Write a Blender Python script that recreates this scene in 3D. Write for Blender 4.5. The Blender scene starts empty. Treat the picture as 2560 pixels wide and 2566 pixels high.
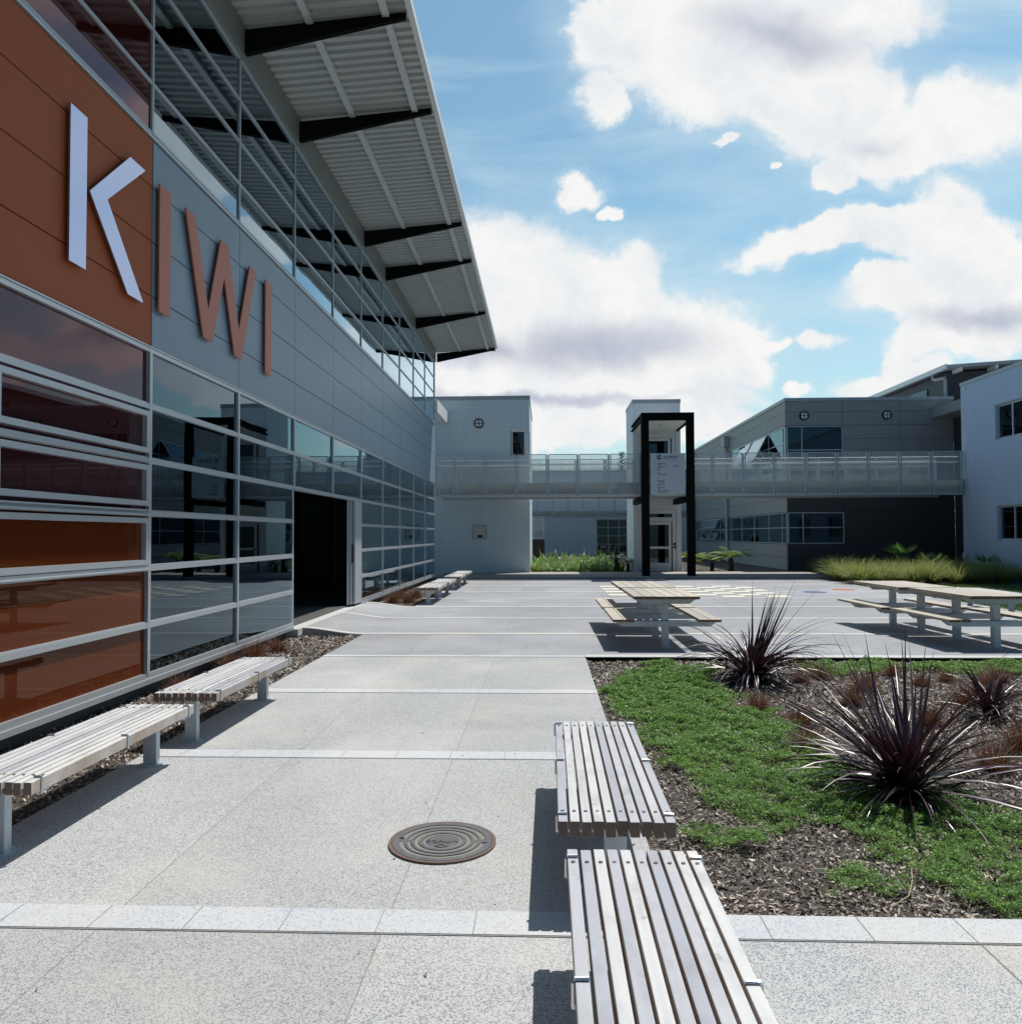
import bpy, math, random
import numpy as np
from mathutils import Vector, Matrix
random.seed(7); RNG = np.random.default_rng(11)
SC = bpy.context.scene; COL = SC.collection
rad = math.radians

# ------------------------------------------------------------------ materials
MATS = {}
class NT:
    def __init__(s, m):
        s.m = m; m.use_nodes = True; s.t = m.node_tree; s.n = s.t.nodes; s.l = s.t.links; s.n.clear()
        s.out = s.n.new('ShaderNodeOutputMaterial')
    def add(s, kind, **kw):
        nd = s.n.new(kind)
        for k, v in kw.items():
            if k.startswith('_'): setattr(nd, k[1:], v)
            else: s.set(nd.inputs[k.replace('__', ' ')], v)
        return nd
    def set(s, inp, v):
        if isinstance(v, bpy.types.NodeSocket): s.l.new(v, inp)
        else:
            if inp.type == 'RGBA' and len(v) == 3: v = (*v, 1)
            inp.default_value = v
    def math(s, op, a, b=0.0, c=None, clamp=False):
        nd = s.n.new('ShaderNodeMath'); nd.operation = op; nd.use_clamp = clamp
        s.set(nd.inputs[0], a); s.set(nd.inputs[1], b)
        if c is not None: s.set(nd.inputs[2], c)
        return nd.outputs[0]
    def mix(s, fac, a, b, blend='MIX'):
        nd = s.n.new('ShaderNodeMix'); nd.data_type = 'RGBA'; nd.blend_type = blend
        s.set(nd.inputs[0], fac); s.set(nd.inputs[6], a); s.set(nd.inputs[7], b)
        return nd.outputs[2]
    def ramp(s, fac, stops):
        nd = s.n.new('ShaderNodeValToRGB'); e = nd.color_ramp.elements
        while len(e) < len(stops): e.new(0.5)
        for i, (p, c) in enumerate(stops):
            e[i].position = p; e[i].color = (*c, 1) if len(c) == 3 else c
        s.set(nd.inputs[0], fac); return nd.outputs[0]
    def coord(s, kind='Object', scale=(1, 1, 1), rnd=False):
        tc = s.n.new('ShaderNodeTexCoord').outputs[kind]
        mp = s.n.new('ShaderNodeMapping'); s.l.new(tc, mp.inputs[0]); mp.inputs['Scale'].default_value = scale
        if rnd:
            oi = s.n.new('ShaderNodeObjectInfo')
            v = s.add('ShaderNodeVectorMath', _operation='SCALE'); s.set(v.inputs[0], (17.3, 9.1, 5.7)); s.l.new(oi.outputs['Random'], v.inputs['Scale'])
            s.l.new(v.outputs[0], mp.inputs['Location'])
        return mp.outputs[0]
    def noise(s, vec, scale=5, detail=3, rough=.5, dist=0):
        nd = s.add('ShaderNodeTexNoise', Scale=scale, Detail=detail, Roughness=rough, Distortion=dist)
        s.l.new(vec, nd.inputs['Vector']); return nd.outputs[0]
    def bsdf(s, **kw):
        b = s.add('ShaderNodeBsdfPrincipled', **{k: v for k, v in kw.items()})
        s.l.new(b.outputs[0], s.out.inputs[0]); return b
    def bump(s, h, strength=.3, dist=.01):
        b = s.add('ShaderNodeBump', Strength=strength, Distance=dist, Height=h); return b.outputs[0]
def mat(name):
    m = bpy.data.materials.new(name); MATS[name] = m; return NT(m)

def simple(name, col, rough=.5, metal=0., var=.12, vscale=3., spec=.5, bumps=0., bscale=40, stain=None):
    t = mat(name); v = t.coord('Object', rnd=True)
    n = t.noise(v, vscale, 5, .6)
    c = t.mix(n, tuple(x*(1-var) for x in col), tuple(min(1, x*(1+var)) for x in col))
    if stain:
        n2 = t.noise(t.coord('Object', (1, 1, .25)), 2.2, 6, .65)
        c = t.mix(t.math('MULTIPLY', t.math('SUBTRACT', n2, .52, clamp=True), stain[1]), c, stain[0])
    kw = dict(Base__Color=c, Roughness=rough, Metallic=metal); kw['Specular__IOR__Level'] = spec
    b = t.bsdf(Base__Color=c, Roughness=rough, Metallic=metal)
    b.inputs['Specular IOR Level'].default_value = spec
    if bumps: t.l.new(t.bump(t.noise(v, bscale, 3), bumps, .004), b.inputs['Normal'])
    return MATS[name]

ALU = simple('aluminium', (.50, .53, .56), .38, .55, .06, 2)
ALU2 = simple('painted_frame', (.40, .43, .46), .45, .2, .06, 2)
GALV = simple('galvanised_steel', (.50, .56, .60), .5, .35, .25, 9, bumps=.1)
GALV2 = simple('galvanised_mesh', (.62, .66, .68), .45, .3, .1, 9)
BLACKST = simple('black_steel', (.005, .0055, .006), .7, 0, .2, 3, spec=.08)
STRAP = simple('stainless_strap', (.62, .63, .64), .3, .9, .05, 5)
LETM = simple('brushed_letter_metal', (.42, .48, .66), .22, .95, .05, 4)
LETR = simple('terracotta_letter_paint', (.50, .13, .075), .45, 0, .06, 4)
WHITE = simple('white_frame_paint', (.72, .74, .74), .4, 0, .04, 3)
SOFFW = simple('white_soffit', (.80, .80, .76), .6, 0, .03, 2)
SHEET = simple('soffit_sheet', (.44, .48, .48), .42, .1, .06, 1.5)
PURL = simple('purlin_galvanised', (.60, .64, .64), .45, .3, .08, 6)
DARKIN = simple('dark_interior', (.035, .035, .038), .8, 0, .2, 1)
FLOORIN = simple('interior_floor', (.10, .10, .10), .5, 0, .2, 1)
RUBBER = simple('chair_plastic', (.55, .58, .60), .4, 0, .03, 3)
PIPE = simple('grey_pipe', (.42, .44, .45), .45, 0, .05, 3)
PAPER = simple('notice_paper', (.62, .62, .58), .7, 0, .03, 3)
CONCR = simple('bridge_concrete', (.26, .27, .25), .8, 0, .22, 2.2, bumps=.2, stain=((.13, .13, .12), 3.))
SIGNM = simple('sign_panel', (.52, .55, .60), .35, .3, .03, 2)
INK = simple('sign_ink', (.045, .06, .09), .6, 0, .05, 3)
INKR = simple('sign_red_ink', (.30, .05, .06), .6, 0, .05, 3)
BARK = simple('bark', (.07, .05, .035), .9, 0, .35, 14, bumps=.6, bscale=30)
DARKWOOD = simple('dark_timber', (.05, .035, .028), .8, 0, .3, 6)
TWIG = simple('pale_twig', (.42, .33, .22), .8, 0, .2, 9)
LAMPW = simple('lamp_diffuser', (.82, .83, .84), .35, 0, .02, 3)
ROOFM = simple('roof_sheet', (.42, .45, .46), .5, .2, .06, 1.5)

def cladding(name, col, rough=.4, var=.05):
    t = mat(name); v = t.coord('Object')
    n = t.noise(v, .7, 4, .6); n2 = t.noise(t.coord('Object', (6, 6, .6)), 1.5, 4, .6)
    c = t.mix(n, tuple(x*(1-var) for x in col), tuple(x*(1+var) for x in col))
    c = t.mix(t.math('MULTIPLY', n2, .18), c, tuple(x*.6 for x in col))
    b = t.bsdf(Base__Color=c, Roughness=rough); t.l.new(t.bump(t.noise(v, 180, 2), .05, .002), b.inputs['Normal'])
    b.inputs['Specular IOR Level'].default_value = .35
    return MATS[name]
CLADG = cladding('grey_cladding', (.225, .31, .39))
CLADR = cladding('red_brown_cladding', (.40, .095, .030), .65)
CLADB = cladding('taupe_cladding', (.33, .335, .325), .5)
CLADD = cladding('dark_shade_toned_cladding', (.055, .06, .072), .5)  # on the grey wing's lower front this tone stands in for bridge shade
FASC = cladding('fascia_grey', (.20, .22, .22), .4)

def blockwall(name, col, flip=False):
    # painted blockwork: faint raised mortar lines, 390 x 190 mm blocks
    t = mat(name); tc = t.n.new('ShaderNodeTexCoord'); sp = t.add('ShaderNodeSeparateXYZ', Vector=tc.outputs['Object'])
    hx = t.math('ADD', sp.outputs[0], sp.outputs[1])
    cb = t.add('ShaderNodeCombineXYZ', X=hx, Y=sp.outputs[2], Z=0.)
    br = t.add('ShaderNodeTexBrick', Vector=cb.outputs[0], Scale=1., Color1=(1, 1, 1, 1), Color2=(.9, .9, .9, 1), Mortar=(0, 0, 0, 1))
    br.inputs['Mortar Size'].default_value = .006; br.inputs['Brick Width'].default_value = .4; br.inputs['Row Height'].default_value = .2
    br.inputs['Mortar Smooth'].default_value = .3
    n = t.noise(t.coord('Object'), 1.3, 6, .65); n3 = t.noise(t.coord('Object', (3, 3, .3)), 1.2, 5, .6)
    c = t.mix(n, tuple(x*.93 for x in col), col)
    c = t.mix(t.math('MULTIPLY', t.math('SUBTRACT', n3, .35, clamp=True), .7, clamp=True), c, tuple(x*.72 for x in col))
    c = t.mix(t.math('MULTIPLY', t.math('SUBTRACT', 1., br.outputs[1]), .0), c, c)
    c = t.mix(t.math('MULTIPLY', br.outputs[1], .25), c, tuple(x*.45 for x in col))
    b = t.bsdf(Base__Color=c, Roughness=.6)
    t.l.new(t.bump(t.math('ADD', t.math('MULTIPLY', br.outputs[1], -1.), t.math('MULTIPLY', t.noise(t.coord('Object'), 60, 2), .3)), .5, .006), b.inputs['Normal'])
    return MATS[name]
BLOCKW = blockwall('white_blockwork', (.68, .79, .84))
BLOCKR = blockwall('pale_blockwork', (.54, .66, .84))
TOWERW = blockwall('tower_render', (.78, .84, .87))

def aggregate(name, base, dark, scale, amount, patch=.12, bump=.4, tint=(.8, .8, .84), slabs=False):
    t = mat(name); v = t.coord('Object')
    vo = t.add('ShaderNodeTexVoronoi', Scale=scale, Randomness=1.); t.l.new(v, vo.inputs['Vector'])
    rnd = t.add('ShaderNodeSeparateColor', Color=vo.outputs['Color'])
    stone = t.math('LESS_THAN', rnd.outputs[0], amount)
    edge = t.math('MULTIPLY', stone, t.math('LESS_THAN', vo.outputs['Distance'], .58))
    n = t.noise(v, .8, 7, .6); n2 = t.noise(v, 6, 5, .65); n3 = t.noise(v, 300, 2)
    b0 = t.mix(n, tuple(x*(1-patch) for x in base), tuple(min(1, x*(1+patch)) for x in base))
    b0 = t.mix(t.math('MULTIPLY', n2, .3), b0, tuple(x*y for x, y in zip(base, tint)))
    b0 = t.mix(t.math('MULTIPLY', n3, .3), b0, tuple(x*.62 for x in base))
    st = t.mix(rnd.outputs[1], dark, tuple(x*2.3 for x in dark))
    c = t.mix(t.math('MULTIPLY', edge, .85), b0, st)
    blot = t.noise(t.coord('Object', (1, 1, 1)), 2.6, 8, .7, .6)
    c = t.mix(t.math('MULTIPLY', t.math('SUBTRACT', blot, .55, clamp=True), 2.0, clamp=True), c, tuple(x*.55 for x in base))
    lich = t.noise(v, .9, 6, .6, .3)
    c = t.mix(t.math('MULTIPLY', t.math('SUBTRACT', lich, .5, clamp=True), 2.2, clamp=True), c, (base[0]*1.08, base[1]*1.03, base[2]*.92))
    wide = t.noise(v, .33, 4, .55, .8)      # old wash marks and worn, cleaner tracks
    c = t.mix(t.math('MULTIPLY', t.math('SUBTRACT', wide, .47, clamp=True), 1.6, clamp=True), c, tuple(min(1, x*1.28) for x in base))
    if slabs:
        sp = t.add('ShaderNodeSeparateXYZ', Vector=v)
        iy = t.math('FLOOR', t.math('DIVIDE', t.math('SUBTRACT', sp.outputs[1], .97), 2.56))
        ix = t.math('ADD', t.math('GREATER_THAN', sp.outputs[0], -.703), t.math('GREATER_THAN', sp.outputs[0], -1.944))
        ix = t.math('ADD', ix, t.math('GREATER_THAN', sp.outputs[0], 4.4))
        wn = t.add('ShaderNodeTexWhiteNoise', _noise_dimensions='2D'); cb = t.add('ShaderNodeCombineXYZ', X=ix, Y=iy, Z=0.); t.l.new(cb.outputs[0], wn.inputs['Vector'])
        c = t.mix(t.math('MULTIPLY', wn.outputs[0], .24), c, tuple(x*.45 for x in base))
    b = t.bsdf(Base__Color=c, Roughness=.85)
    b.inputs['Specular IOR Level'].default_value = .3
    t.l.new(t.bump(t.math('ADD', edge, t.math('MULTIPLY', n3, .4)), bump, .002), b.inputs['Normal'])
    return MATS[name]
PAVE = aggregate('exposed_aggregate_pale', (.52, .52, .51), (.10, .11, .135), 165, .50, .10, slabs=True)
PAVE2 = aggregate('exposed_aggregate_grey', (.395, .40, .415), (.085, .09, .11), 150, .46, .14, slabs=True)
BAND = aggregate('band_paver', (.55, .555, .56), (.24, .26, .31), 120, .42, .07)
TERR = aggregate('terrace_concrete', (.36, .34, .31), (.2, .2, .2), 100, .3, .15)
KERBM = aggregate('kerb_concrete', (.56, .55, .53), (.3, .3, .3), 90, .2, .1)
PAINT = aggregate('chess_paint', (.72, .69, .58), (.45, .44, .40), 120, .22, .06)
JOINT = simple('joint_line', (.24, .235, .23), .9, 0, .3, 20)
REDP = aggregate('red_circle_paint', (.52, .13, .10), (.3, .25, .25), 80, .3, .1)
BLUEP = aggregate('blue_circle_paint', (.07, .13, .30), (.2, .2, .25), 80, .3, .1)
IRON = None
def iron():
    t = mat('cast_iron'); v = t.coord('Object')
    n = t.noise(v, 9, 6, .65); n2 = t.noise(v, 45, 4, .6)
    c = t.ramp(n, [(.35, (.075, .08, .10)), (.55, (.125, .13, .145)), (.72, (.16, .12, .095))])
    c = t.mix(t.math('MULTIPLY', n2, .4), c, (.24, .23, .21))
    b = t.bsdf(Base__Color=c, Roughness=.55, Metallic=.4); t.l.new(t.bump(n2, .4, .002), b.inputs['Normal'])
    return MATS['cast_iron']
IRON = iron()
IRONG = simple('iron_groove_dirt', (.22, .22, .19), .9, 0, .3, 20)
RUST = simple('rusty_rim', (.15, .10, .085), .8, .1, .3, 18)

def wood(name, c1, c2, c3, pitch, axis=0, grain=(38, 38, 1.6)):
    t = mat(name); tc = t.n.new('ShaderNodeTexCoord'); oi = t.n.new('ShaderNodeObjectInfo')
    sp = t.add('ShaderNodeSeparateXYZ', Vector=tc.outputs['Object'])
    ind = t.math('FLOOR', t.math('DIVIDE', sp.outputs[axis], pitch))
    wn = t.add('ShaderNodeTexWhiteNoise', _noise_dimensions='2D')
    cb = t.add('ShaderNodeCombineXYZ', X=ind, Y=t.math('MULTIPLY', oi.outputs['Random'], 91.), Z=0.)
    t.l.new(cb.outputs[0], wn.inputs['Vector'])
    off = t.math('MULTIPLY', wn.outputs[0], 40.)
    mp = t.add('ShaderNodeCombineXYZ', X=t.math('MULTIPLY', sp.outputs[0], grain[0]), Y=t.math('ADD', t.math('MULTIPLY', sp.outputs[1], grain[2]), off), Z=t.math('MULTIPLY', sp.outputs[2], grain[1]))
    n = t.noise(mp.outputs[0], 1.5, 6, .6, .4)
    mp2 = t.add('ShaderNodeCombineXYZ', X=t.math('MULTIPLY', sp.outputs[0], 3.), Y=t.math('ADD', t.math('MULTIPLY', sp.outputs[1], 2.), off), Z=sp.outputs[2])
    nb = t.noise(mp2.outputs[0], 1.6, 5, .6)
    c = t.mix(t.math('MULTIPLY_ADD', n, 1.5, -.25, clamp=True), c1, c2)
    c = t.mix(t.math('POWER', wn.outputs[0], 1.6), c, c3)
    kn = t.noise(mp2.outputs[0], 5., 3, .5)
    c = t.mix(t.math('MULTIPLY', t.math('SUBTRACT', kn, .66, clamp=True), 5., clamp=True), c, tuple(x*.5 for x in c3))
    c = t.mix(t.math('MULTIPLY', t.math('SUBTRACT', nb, .5, clamp=True), 2.2), c, tuple(x*.62 for x in c3))
    # darker end grain and undersides stay with the timber (unweathered faces)
    g = t.add('ShaderNodeNewGeometry'); sn = t.add('ShaderNodeSeparateXYZ', Vector=g.outputs['True Normal'])
    endf = t.math('GREATER_THAN', t.math('ABSOLUTE', sn.outputs[1]), .7)
    sidef = t.math('GREATER_THAN', t.math('ABSOLUTE', sn.outputs[0]), .7)
    c = t.mix(t.math('MULTIPLY', sidef, t.math('MULTIPLY_ADD', nb, 1.6, -.35, clamp=True)), c, (.30, .19, .10))
    c = t.mix(t.math('MULTIPLY', endf, .85), c, (.13, .07, .04))
    b = t.bsdf(Base__Color=c, Roughness=.75); b.inputs['Specular IOR Level'].default_value = .25
    t.l.new(t.bump(n, .35, .0025), b.inputs['Normal'])
    return MATS[name]
WOODB = wood('weathered_bench_timber', (.70, .69, .67), (.52, .52, .525), (.36, .37, .42), .0535)
WOODP = wood('weathered_table_timber', (.60, .55, .46), (.44, .39, .33), (.36, .33, .30), .163)

def glass(name, tint, refl=.09, rough=0., k=1.4):
    t = mat(name)
    tr = t.add('ShaderNodeBsdfTransparent', Color=tint)
    gl = t.add('ShaderNodeBsdfGlossy', Color=(.70, .88, 1., 1), Roughness=rough)
    v = t.coord('Object'); nb = t.bump(t.noise(v, .55, 2, .4), .05, .06)
    t.l.new(nb, gl.inputs['Normal'])
    fr = t.add('ShaderNodeFresnel', IOR=1.5)
    f = t.math('ADD', t.math('MULTIPLY', fr.outputs[0], k), refl*.2, clamp=True)
    mx = t.add('ShaderNodeMixShader', Fac=f); t.l.new(tr.outputs[0], mx.inputs[1]); t.l.new(gl.outputs[0], mx.inputs[2])
    t.l.new(mx.outputs[0], t.out.inputs[0]); return MATS[name]
GLASS = glass('clear_glazing', (.38, .52, .54, 1))
GLASSU = glass('clerestory_glazing', (.34, .48, .52, 1), .3, 0., 2.1)
GLASSD = glass('dark_glazing', (.35, .42, .46, 1))
def redglass(name, col, refl, k=.6, gc=(.92, .72, .80, 1)):
    t = mat(name); v = t.coord('Object')
    df = t.add('ShaderNodeBsdfDiffuse', Color=col); gl = t.add('ShaderNodeBsdfGlossy', Color=gc, Roughness=.01)
    t.l.new(t.bump(t.noise(v, .55, 2, .4), .05, .06), gl.inputs['Normal'])
    fr = t.add('ShaderNodeFresnel', IOR=1.5)
    mx = t.add('ShaderNodeMixShader', Fac=t.math('ADD', t.math('MULTIPLY', fr.outputs[0], k), refl, clamp=True))
    t.l.new(df.outputs[0], mx.inputs[1]); t.l.new(gl.outputs[0], mx.inputs[2]); t.l.new(mx.outputs[0], t.out.inputs[0])
    return MATS[name]
REDG = redglass('sun_toned_red_glass', (.105, .024, .008, 1), .01, .6, (.85, .70, .60, 1))  # sunlit copy of the red glass, brightness put into the colour
REDD = redglass('maroon_shade_toned_glass', (.035, .006, .005, 1), .02, 1.05)  # dark red upper glazing; also the shaded copy of the lower red glass

def leafmat(name, c1, c2, rough=.45, trans=.25, spec=.5, transcol=None):
    t = mat(name); g = t.add('ShaderNodeNewGeometry')
    c = t.mix(g.outputs['Random Per Island'], c1, c2)
    n = t.noise(t.coord('Object'), 5., 3)
    c = t.mix(t.math('MULTIPLY', n, .5), c, tuple(x*.6 for x in c1))
    p = t.add('ShaderNodeBsdfPrincipled', Base__Color=c, Roughness=rough); p.inputs['Specular IOR Level'].default_value = spec
    tl = t.add('ShaderNodeBsdfTranslucent', Color=transcol or tuple(min(1, x*1.6) for x in c2))
    mx = t.add('ShaderNodeMixShader', Fac=trans); t.l.new(p.outputs[0], mx.inputs[1]); t.l.new(tl.outputs[0], mx.inputs[2])
    t.l.new(mx.outputs[0], t.out.inputs[0]); return MATS[name]
LF_FLAX = leafmat('bronze_flax_leaf', (.022, .008, .012), (.085, .04, .06), .36, .05, .8, (.10, .02, .02, 1))
LF_SEDGE = leafmat('brown_sedge_leaf', (.055, .022, .011), (.17, .072, .032), .6, .2)
LF_TUSS = leafmat('green_tussock_leaf', (.10, .17, .025), (.30, .33, .10), .5, .3)
LF_GC = leafmat('groundcover_leaf', (.065, .175, .02), (.20, .35, .06), .5, .25)
LF_LILY = leafmat('lily_leaf', (.04, .11, .025), (.19, .30, .08), .35, .3)
LF_FERN = leafmat('fern_leaf', (.13, .22, .03), (.28, .34, .06), .5, .35)
LF_DARK = leafmat('purple_fern_leaf', (.05, .035, .03), (.12, .08, .07), .45, .15)
LF_PALM = leafmat('palm_leaf', (.05, .15, .03), (.12, .24, .06), .4, .3)
LF_TREE = leafmat('conifer_leaf', (.02, .05, .02), (.05, .09, .03), .6, .1)
LF_LAWN = leafmat('lawn_leaf', (.07, .13, .035), (.14, .20, .07), .6, .2)
def chips():
    t = mat('bark_chips'); g = t.add('ShaderNodeNewGeometry')
    c = t.ramp(g.outputs['Random Per Island'], [(0, (.03, .024, .02)), (.35, (.13, .105, .09)), (.7, (.30, .26, .23)), (.9, (.50, .43, .36)), (1, (.72, .62, .5))])
    t.bsdf(Base__Color=c, Roughness=.8); return MATS['bark_chips']
CHIPS = chips()
SOIL = simple('mulch_soil', (.06, .048, .04), .95, 0, .5, 30, bumps=1., bscale=90)
GCBASE = simple('groundcover_base', (.02, .045, .012), .9, 0, .4, 30, bumps=1., bscale=60)
LAWNB = simple('lawn_base', (.06, .10, .03), .95, 0, .35, 8, bumps=1., bscale=60)
EARTH = simple('earth', (.10, .11, .07), .95, 0, .3, .3)

# ------------------------------------------------------------------ mesh builder
class MB:
    def __init__(s): s.v = []; s.f = []
    def quadmesh(s, vs, fs):
        o = len(s.v); s.v += [tuple(p) for p in vs]; s.f += [tuple(i+o for i in f) for f in fs]; return s
    def box(s, x0, y0, z0, x1, y1, z1):
        vs = [(x, y, z) for z in (z0, z1) for y in (y0, y1) for x in (x0, x1)]
        return s.quadmesh(vs, [(0, 2, 3, 1), (4, 5, 7, 6), (0, 1, 5, 4), (2, 6, 7, 3), (0, 4, 6, 2), (1, 3, 7, 5)])
    def prism(s, poly, axis, a, b):
        # poly of 2D points swept along axis between a and b
        n = len(poly)
        def P(p, t):
            return {0: (t, p[0], p[1]), 1: (p[0], t, p[1]), 2: (p[0], p[1], t)}[axis]
        ar = sum(poly[i][0]*poly[(i+1) % n][1]-poly[(i+1) % n][0]*poly[i][1] for i in range(n))
        if (ar < 0) != (axis == 1): poly = poly[::-1]
        if a > b: a, b = b, a
        vs = [P(p, a) for p in poly]+[P(p, b) for p in poly]
        fs = [tuple(range(n-1, -1, -1)), tuple(range(n, 2*n))]+[(i, (i+1) % n, n+(i+1) % n, n+i) for i in range(n)]
        return s.quadmesh(vs, fs)
    def cyl(s, c, r, h, axis=2, n=24, r2=None):
        r2 = r if r2 is None else r2; vs = []
        for k, (rr, t) in enumerate(((r, 0), (r2, h))):
            for i in range(n):
                a = 2*math.pi*i/n; p = [rr*math.cos(a), rr*math.sin(a)]
                q = {0: (t, p[0], p[1]), 1: (p[0], t, p[1]), 2: (p[0], p[1], t)}[axis]
                vs.append((c[0]+q[0], c[1]+q[1], c[2]+q[2]))
        return s.quadmesh(vs, [tuple(range(n-1, -1, -1)), tuple(range(n, 2*n))]+[(i, (i+1) % n, n+(i+1) % n, n+i) for i in range(n)])
    def ring(s, c, r0, r1, h, axis=2, n=40, a0=0., a1=2*math.pi):
        full = abs(a1-a0-2*math.pi) < 1e-6; m = n if full else n+1; vs = []
        for i in range(m):
            a = a0+(a1-a0)*i/n
            for rr, t in ((r0, 0), (r1, 0), (r1, h), (r0, h)):
                p = (rr*math.cos(a), rr*math.sin(a))
                q = {0: (t, p[0], p[1]), 1: (p[0], t, p[1]), 2: (p[0], p[1], t)}[axis]
                vs.append((c[0]+q[0], c[1]+q[1], c[2]+q[2]))
        fs = []
        for i in range(n):
            j = (i+1) % m
            for k in range(4): fs.append((i*4+k, j*4+k, j*4+(k+1) % 4, i*4+(k+1) % 4))
        if not full: fs += [(0, 1, 2, 3), tuple((m-1)*4+k for k in (3, 2, 1, 0))]
        return s.quadmesh(vs, fs)
    def tube(s, pts, r, n=8, taper=None):
        pts = [Vector(p) for p in pts]; vs = []; m = len(pts)
        for i, p in enumerate(pts):
            d = (pts[min(i+1, m-1)]-pts[max(i-1, 0)]).normalized()
            u = d.cross(Vector((0, 0, 1))) if abs(d.z) < .95 else d.cross(Vector((1, 0, 0)))
            u.normalize(); w = d.cross(u); rr = r*(1 if taper is None else 1+(taper-1)*i/(m-1))
            for k in range(n):
                a = 2*math.pi*k/n; vs.append(p+rr*(math.cos(a)*u+math.sin(a)*w))
        fs = [(i*n+k, i*n+(k+1) % n, (i+1)*n+(k+1) % n, (i+1)*n+k) for i in range(m-1) for k in range(n)]
        fs += [tuple(range(n-1, -1, -1)), tuple((m-1)*n+k for k in range(n))]
        return s.quadmesh(vs, fs)
    def blade(s, base, az, el, L, w, droop, segs=6, fold=.25, twist=0.):
        # a strap leaf: starts at elevation el, bends down by droop (radians) along its length
        p = Vector(base); vs = []; e = el
        side = Vector((-math.sin(az), math.cos(az), 0))
        for i in range(segs+1):
            t = i/segs; ww = w*(.55+.9*t if t < .35 else (1-t)/.65*.87+.0)*1.1
            if i == segs: ww = w*.04
            d = Vector((math.cos(az)*math.cos(e), math.sin(az)*math.cos(e), math.sin(e)))
            up = Vector((-math.cos(az)*math.sin(e), -math.sin(az)*math.sin(e), math.cos(e)))
            tw = twist*t; sd = side*math.cos(tw)+up*math.sin(tw); u2 = up*math.cos(tw)-side*math.sin(tw)
            vs += [p-sd*ww*.5+u2*ww*fold, p, p+sd*ww*.5+u2*ww*fold]
            p = p+d*(L/segs); e -= droop/segs*(0.5+t)
        fs = []
        for i in range(segs):
            for k in (0, 1): fs.append((i*3+k, i*3+k+1, i*3+k+4, i*3+k+3))
        return s.quadmesh(vs, fs)
    def build(s, name, material, parent=None, loc=None, bevel=0, smooth=False):
        me = bpy.data.meshes.new(name); me.from_pydata(s.v, [], s.f); me.update()
        for m in (material if isinstance(material, (list, tuple)) else [material]): me.materials.append(m)
        if smooth: me.polygons.foreach_set('use_smooth', [True]*len(me.polygons))
        o = bpy.data.objects.new(name, me); COL.objects.link(o)
        if parent is not None: o.parent = parent
        if loc is not None: o.location = loc
        if bevel:
            b = o.modifiers.new('bevel', 'BEVEL'); b.width = bevel; b.segments = 2; b.limit_method = 'ANGLE'
        return o
def tag(o, label=None, cat=None, group=None, kind=None):
    if label: o['label'] = label
    if cat: o['category'] = cat
    if group: o['group'] = group
    if kind: o['kind'] = kind
    return o
def thing(name, label, cat, loc=(0, 0, 0), rz=0, group=None):
    o = bpy.data.objects.new(name, None); COL.objects.link(o); o.location = loc; o.rotation_euler = (0, 0, rz)
    o.empty_display_size = .2
    return tag(o, label, cat, group)
KIDS = {}
def dup(root, loc, rz=0., label=None, scale=None):
    r = root.copy(); COL.objects.link(r); r.location = loc; r.rotation_euler = (0, 0, rz)
    if label: r['label'] = label
    if scale: r.scale = scale
    def rec(src, dst):
        for ch in src.children:
            c = ch.copy(); COL.objects.link(c); c.parent = dst; rec(ch, c)
    rec(root, r); return r
def struct(o): o['kind'] = 'structure'; return o
def text_part(name, s, size, loc, rot, material, parent, extrude=.001, align='LEFT', sx=1., spacing=1., bold=0.):
    cu = bpy.data.curves.new('t', 'FONT'); cu.body = s; cu.size = size; cu.extrude = extrude; cu.align_x = align; cu.resolution_u = 2
    cu.space_character = spacing; cu.offset = bold
    to = bpy.data.objects.new('t', cu); COL.objects.link(to)
    me = bpy.data.meshes.new_from_object(to.evaluated_get(bpy.context.evaluated_depsgraph_get()))
    bpy.data.objects.remove(to); bpy.data.curves.remove(cu); me.name = name
    me.materials.clear(); me.materials.append(material)
    M = Matrix.Translation(Vector(loc)) @ rot.to_4x4() @ Matrix.Diagonal((sx, 1, 1, 1)); me.transform(M)
    o = bpy.data.objects.new(name, me); COL.objects.link(o); o.parent = parent; return o
def npmesh(name, V, F, material, kind=None, smooth=False):
    me = bpy.data.meshes.new(name); nv = len(V); nf, k = F.shape
    me.vertices.add(nv); me.vertices.foreach_set('co', V.astype(np.float32).ravel())
    me.loops.add(nf*k); me.loops.foreach_set('vertex_index', F.astype(np.int32).ravel())
    me.polygons.add(nf); me.polygons.foreach_set('loop_start', np.arange(0, nf*k, k, dtype=np.int32))
    me.update(calc_edges=True); me.materials.append(material)
    o = bpy.data.objects.new(name, me); COL.objects.link(o)
    if kind: o['kind'] = kind
    return o

# ------------------------------------------------------------------ camera
H = 1.7; YAW = math.atan(63/1500.); PIT = math.atan(44/1500.); ROLL = -.004
fw = Vector((-math.sin(YAW)*math.cos(PIT), math.cos(YAW)*math.cos(PIT), math.sin(PIT)))
rt0 = Vector((math.cos(YAW), math.sin(YAW), 0)); up0 = rt0.cross(fw)
rt = rt0*math.cos(ROLL)+up0*math.sin(ROLL); up = -rt0*math.sin(ROLL)+up0*math.cos(ROLL)
cam = bpy.data.cameras.new('camera'); co = bpy.data.objects.new('camera', cam); COL.objects.link(co)
co.matrix_world = Matrix(((rt.x, up.x, -fw.x, 0), (rt.y, up.y, -fw.y, 0), (rt.z, up.z, -fw.z, H), (0, 0, 0, 1)))
cam.sensor_fit = 'HORIZONTAL'; cam.sensor_width = 36; cam.lens = 36*1500/1927.; cam.clip_end = 3000; cam.clip_start = .05
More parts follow.
